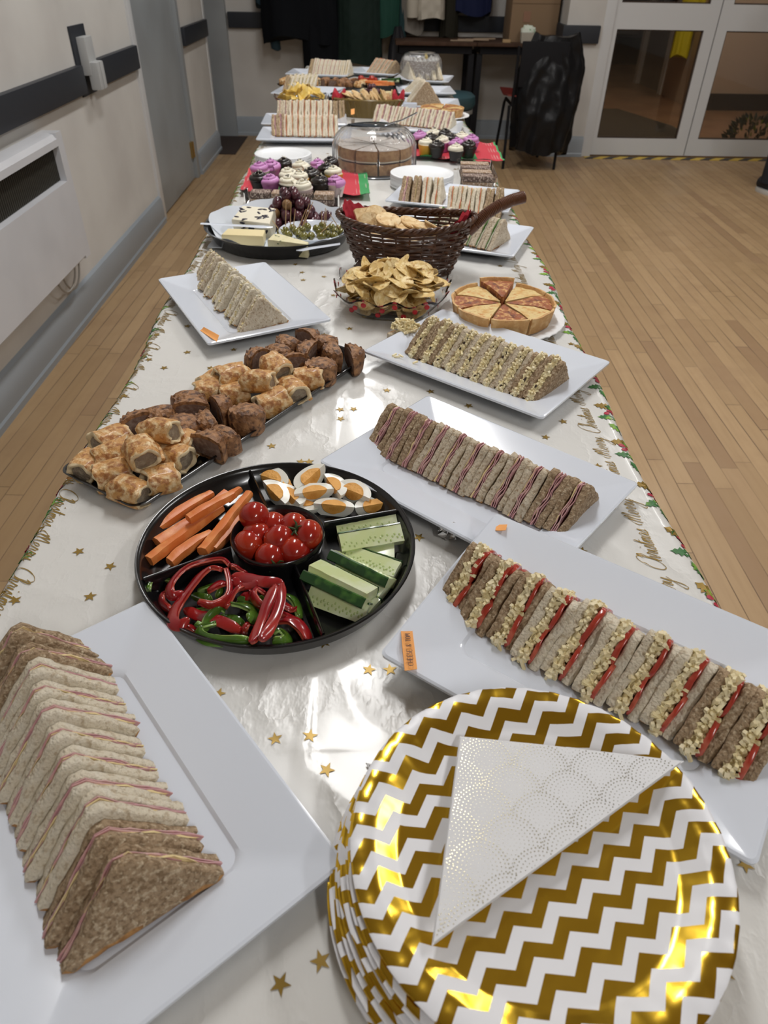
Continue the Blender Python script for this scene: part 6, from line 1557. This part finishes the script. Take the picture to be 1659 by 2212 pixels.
# tortilla crisps bowl
p = P(652, 218, .79)
t = thing('crisp_bowl', 'clear wavy bowl with red dots heaped with yellow tortilla crisps, far left', 'bowl', (p.x, p.y, TZ + .002), .1); square_dish(t, .115, .052, .005)
M_tor = mat('tortilla_crisp', (.76, .52, .10), .55, mix=[(60, (.84, .64, .22), .45, .65, 2)])
T0 = None
for i in range(64):
    if T0 is None:
        h = .006; T0 = MB().loft([[(x, y, h * (abs(x) / .02) + dz) for x, y in ((-.022, -.014), (.022, -.014), (.0, .026))] for dz in (0, .0015)]).build('tortilla_crisp', M_tor, smooth=False); o = T0
    else: o = T0.copy(); C.objects.link(o)
    f = sqrt((i % 44 + .5) / 44); a = i * 2.4; z = .045 + (.042 * (1 - f * f) if i < 44 else -.015) + U(-.004, .008)
    o.location = (p.x + .088 * f * cos(a), p.y + .085 * f * sin(a), TZ + z); o.rotation_euler = (U(-1.2, 1.2), U(-1, 1), U(0, 6)); tag(o, 'yellow tortilla crisp in the heap of the far left bowl', 'tortilla crisp', 'tortilla crisps in the far bowl')
# amber cracker basket
p = P(795, 228, .79); cxb, cyb = p.x, p.y
t = thing('cracker_basket', 'olive-brown see-through oval basket of crackers with red tissue at both ends', 'basket', (cxb, cyb, TZ + .002), -.08)
M_amb = mat('amber_plastic', (.22, .15, .04), .25, alpha=.8)
MB().lathe([(.05, 0), (.112, 0), (.150, .062), (.156, .066), (.152, .070), (.146, .064), (.108, .004), (.05, .003)], 64, sy=.55).build('basket_body', M_amb, t, auto=radians(60))
m = MB()
for i in range(36):
    a = 2 * pi * i / 36; m.tube([(.112 * cos(a), .0616 * sin(a), .002), (.151 * cos(a), .083 * sin(a), .062)], .0025, 6)
m.build('ribs', M_amb, t)
for k, x0 in enumerate((-.12, .125)):
    o = MB().loft([[(x0 - .026 + .052 * f, y_, .058 + z_ + .012 * sin(f * 9)) for y_, z_ in ((-.035, 0), (-.033, .02), (0, .03), (.03, .022), (.03, .0))] for f in [i / 8 for i in range(9)]]).disp(.004, 40, k).build('red_tissue', M_rnap); o.location = (cxb, cyb, TZ + .002); o.rotation_euler = (0, 0, -.08); tag(o, 'bunched red tissue at the %s end of the far cracker basket' % ('left', 'right')[k], 'tissue')
for i in range(26):
    o = ckA.copy(); C.objects.link(o); f = i / 25; st_ = i % 2
    o.location = (cxb - .095 + .195 * f, cyb + (-.02 if st_ else .018), TZ + .068 + .012 * sin(i * 1.3)); o.rotation_euler = (U(-.3, .3), .45 + .8 * f + U(-.25, .25), U(-.3, .3)); o.scale = (.9, .9, .9); tag(o, 'round cracker in the row filling the far olive-brown basket', 'cracker', 'crackers in the far basket')
# far quiche
p = P(955, 240, .775); paper_plate('paper_plate', 'white paper plate under the far quiche', (p.x, p.y, TZ + .002), .115, .012)
quiche(p.x, p.y + .004, .086, .032, TZ + .0065, 'far quiche', 'far quiche slices', .2)
# triangle sandwiches at the right
def square_plat(u, v, rz, label, s=.115): c_ = P(u, v, .765); return platter(c_.x, c_.y, rz, label, s * 1.2, s)
square_plat(925, 226, radians(-3), 'white square platter under the nearest pile of far-right triangles')
ks = [('plain', 'brown'), ('ham', 'white'), ('ham', 'white'), ('plain', 'white'), ('plain', 'white')]
fA = P(958, 231, .757); row(ks, fA, fA + Vector((-.012, .10, 0)), .160, '{bread}-bread triangle sandwich, {pos} of the pile behind the far quiche', 'triangle sandwiches behind the far quiche', side=-1 if False else 1, lean=lambda f: .1, H=.098, ends=('near', 'far'), yaw=-.35)
square_plat(918, 198, radians(2), 'white square platter under the middle pile of far-right triangles')
ks = [('plain', 'white')] * 4
fA = P(942, 205, .757); row(ks, fA, fA + Vector((-.012, .08, 0)), .150, '{bread}-bread triangle sandwich, {pos} of the middle far-right pile', 'triangle sandwiches of the middle far-right pile', side=1, lean=lambda f: .1, H=.064, ends=('near', 'far'), yaw=-.3)
square_plat(915, 172, radians(-12), 'white square platter under the farthest right sandwich pile', .125)
ks = [('egg', 'white')] * 5
row(ks, P(885, 176, .757), P(944, 176, .757), .140, '{bread}-bread egg sandwich, {pos} of the farthest right pile', 'egg sandwiches of the farthest right pile', lean=lambda f: -.1, H=.088, yaw=.5)
# left far
square_plat(668, 200, radians(-8), 'white platter with a grey-edged sandwich pile, far left', .13)
ks = [('plain', 'brown')] + [('egg', 'white')] * 7
row(ks, P(630, 208, .757), P(688, 204, .757), .150, '{bread}-bread sandwich, {pos} of the tall pile behind the tortilla crisps', 'sandwiches behind the tortilla crisps', lean=lambda f: -.3, H=.085, yaw=-.55)
platter(P(690, 160, .765).x, P(690, 160, .765).y, radians(-6), 'white platter at the far left end under a long sandwich row', .17, .115)
ks = [('plain', 'brown')] + [('ham', 'white')] * 7 + [('plain', 'white')] * 2
row(ks, P(668, 163, .757), P(745, 168, .757), .120, '{bread}-bread sandwich, {pos} of the farthest left row', 'sandwiches of the farthest left row', lean=lambda f: 0, H=.078, jit=.002)
square_plat(815, 157, radians(-20), 'white platter at the far middle under salmon triangles', .12)
ks = [('salmon', 'oat')] * 5 + [('plain', 'brown')]
row(ks, P(795, 162, .757), P(835, 168, .757), .130, '{bread}-bread triangle, {pos} of the far middle pile', 'triangles of the far middle pile', lean=lambda f: -.1, H=.080, yaw=-.35)
# second savoury tray
p = P(702, 184, .765)
t = thing('savoury_tray', 'far black tray of sausage rolls and dark pork pies', 'tray', (p.x, p.y, TZ + .002), radians(-10))
a_, b_ = .235, .075
MB().loft([rrect(a_ - .02, b_ - .02, .02, 0), rrect(a_ - .001, b_ - .001, .018, .016), rrect(a_, b_, .018, .0175), rrect(a_ - .005, b_ - .005, .017, .0165), rrect(a_ - .022, b_ - .022, .02, .004), rrect(a_ - .03, b_ - .03, .015, .0035)]).build('tray_base', M_blk, t, auto=radians(60))
Mt = Matrix.Translation((p.x, p.y, TZ)) @ Matrix.Rotation(radians(-10), 4, 'Z')
k = 0
for i in range(9):
    for j in range(3):
        x = -.195 + i * .048; y = -.042 + j * .042; roll_ = i < 4 or i > 7
        o = (RP[(i + j) % 5] if roll_ else PP[(i + j) % 3]).get(); q_ = Mt @ Vector((x + U(-.006, .006), y + U(-.006, .006), .022 if roll_ else .006))
        place(o, q_, (U(-.2, .2), U(-.2, .2), U(0, 6)), 1.05); o['label'] = ('golden sausage roll on the far black tray, %s end' % ('left' if i < 4 else 'right')) if roll_ else 'dark pork pie half on the far black tray'; o['group'] = ('sausage rolls at the %s end of the far tray' % ('left' if i < 4 else 'right')) if roll_ else 'pork pies on the far tray'
# far vegetable tray
p = P(822, 181, .77)
t = thing('vegetable_tray', 'far black round tray with carrots, tomatoes and cucumber', 'tray', (p.x, p.y, TZ + .002))
MB().lathe([(.02, 0), (.13, 0), (.148, .024), (.150, .028), (.145, .026), (.127, .004), (.02, .003)], 64).build('tray_base', M_blk, t, auto=radians(60))
for i, (dx, dy, dz) in enumerate(((-.10, .01, .04), (-.085, .035, .028), (-.06, .02, .028), (-.045, -.005, .042), (-.03, .03, .03))):
    o = make_tomato(0, i); place(o, (p.x + dx, p.y + dy, TZ + dz)); o['label'] = 'red cherry tomato on the far vegetable tray'; o['group'] = 'tomatoes on the far tray'
cs = [o for o in bpy.data.objects if o.name.startswith('carrot_stick')]
for i in range(12):
    o = cs[i % 3 + 1].copy(); C.objects.link(o); o.location = (p.x + .0 + U(-.03, .05), p.y - .07 + U(-.03, .03), TZ + .022 + .006 * (i // 4)); o.rotation_euler = (0, 0, U(-.5, .4)); o['label'] = 'orange carrot stick in the pile at the front of the far vegetable tray'; o['group'] = 'carrot sticks on the far tray'
for i in range(4):
    o = MB().box(-.04, .04, -.006, .006, -.005, .005).build('cucumber_stick', [M_cus if i % 2 else M_cuf], bevel=.002); o.location = (p.x + .03 + i * .014, p.y + .05 + .01 * i, TZ + .024 + .008 * (i % 2)); o.rotation_euler = (0, 0, .3 * i - .3); tag(o, '%s cucumber stick on the far vegetable tray' % ('dark green' if i % 2 else 'pale green'), 'cucumber stick', '%s cucumber sticks on the far tray' % ('dark' if i % 2 else 'pale'))
# far cheese tray with grapes
p = P(790, 207, .77)
t = thing('cheese_tray', 'far round black tray with grapes and cheese behind the cracker basket', 'tray', (p.x, p.y, TZ + .002))
MB().lathe([(.02, 0), (.14, 0), (.162, .020), (.165, .024), (.160, .022), (.137, .004), (.02, .003)], 64).build('tray_base', M_blk, t, auto=radians(60))
for i in range(26):
    lv = 0 if i < 14 else (1 if i < 22 else 2); a = i * 2.4; r_ = (.048, .030, .014)[lv] * sqrt(((i * 7) % 10 + 3) / 12); o = g0.copy(); C.objects.link(o); o.location = (p.x + .03 + r_ * cos(a), p.y + r_ * sin(a), TZ + .018 + lv * .019); tag(o, 'dark red grape in the heap on the far cheese tray', 'grape', 'grapes on the far tray')
for (dx, dy, z_, lab) in ((-.07, .02, .0, 'left of the grapes'), (.10, .02, 0, 'right of the grapes'), (.01, .10, 0, 'behind the grapes')):
    cheese('pale cheese wedge on the far cheese tray, ' + lab, Vector((p.x + dx, p.y + dy, 0)), U(-.5, .5), [(-.035, -.02), (.035, -.015), (.02, .025), (-.03, .02)], .028, M_ch2 if dx > 0 else M_ch1, None, .007)
# domed gateau
p = P(908, 168, .757); p.y -= .02
t = thing('gateau', 'round chocolate-speckled cream gateau under the far clear dome', 'cake', (p.x, p.y, TZ + .008))
MB().lathe([(.005, 0), (.102, 0), (.103, .05), (.101, .082), (.09, .086), (.005, .086)], 64).build('body', mat('gateau_side', (.34, .29, .25), .7, mix=[(160, (.62, .58, .52), .5, .6, 3)], bump=(120, .8, .004)), t, auto=radians(50))
m = MB()
for i in range(22):
    a = 2 * pi * i / 22; m.lathe([(.001, .0), (.010, .002), (.009, .008), (.001, .018)], 10, c=(.088 * cos(a), .088 * sin(a), .084))
m.build('cream_rosettes', mat('whipped_cream', (.80, .79, .76), .5), t)['kind'] = 'stuff'
MB().loft([[(x - .02, y - .02 + x * .2, z) for x, y in ((-.05, -.03), (.04, -.045), (.03, .02), (-.03, .03))] for z in (.104, .106)]).build('card_tag', M_plat, t, smooth=False)
MB().sphere((.025, .0, .10), .011, 12, 8).build('yellow_decoration', mat('lemon_cream', (.80, .62, .18), .5), t)
t = thing('cake_dome', 'clear plastic dome over the speckled gateau at the far end', 'cake dome', (p.x, p.y, TZ + .001)); dome(t, .116, .125, M_dome)
MB().lathe([(.02, .001), (.119, .001), (.124, .004), (.12, .006), (.02, .0045)], 64).build('base_plate', M_trs, t)
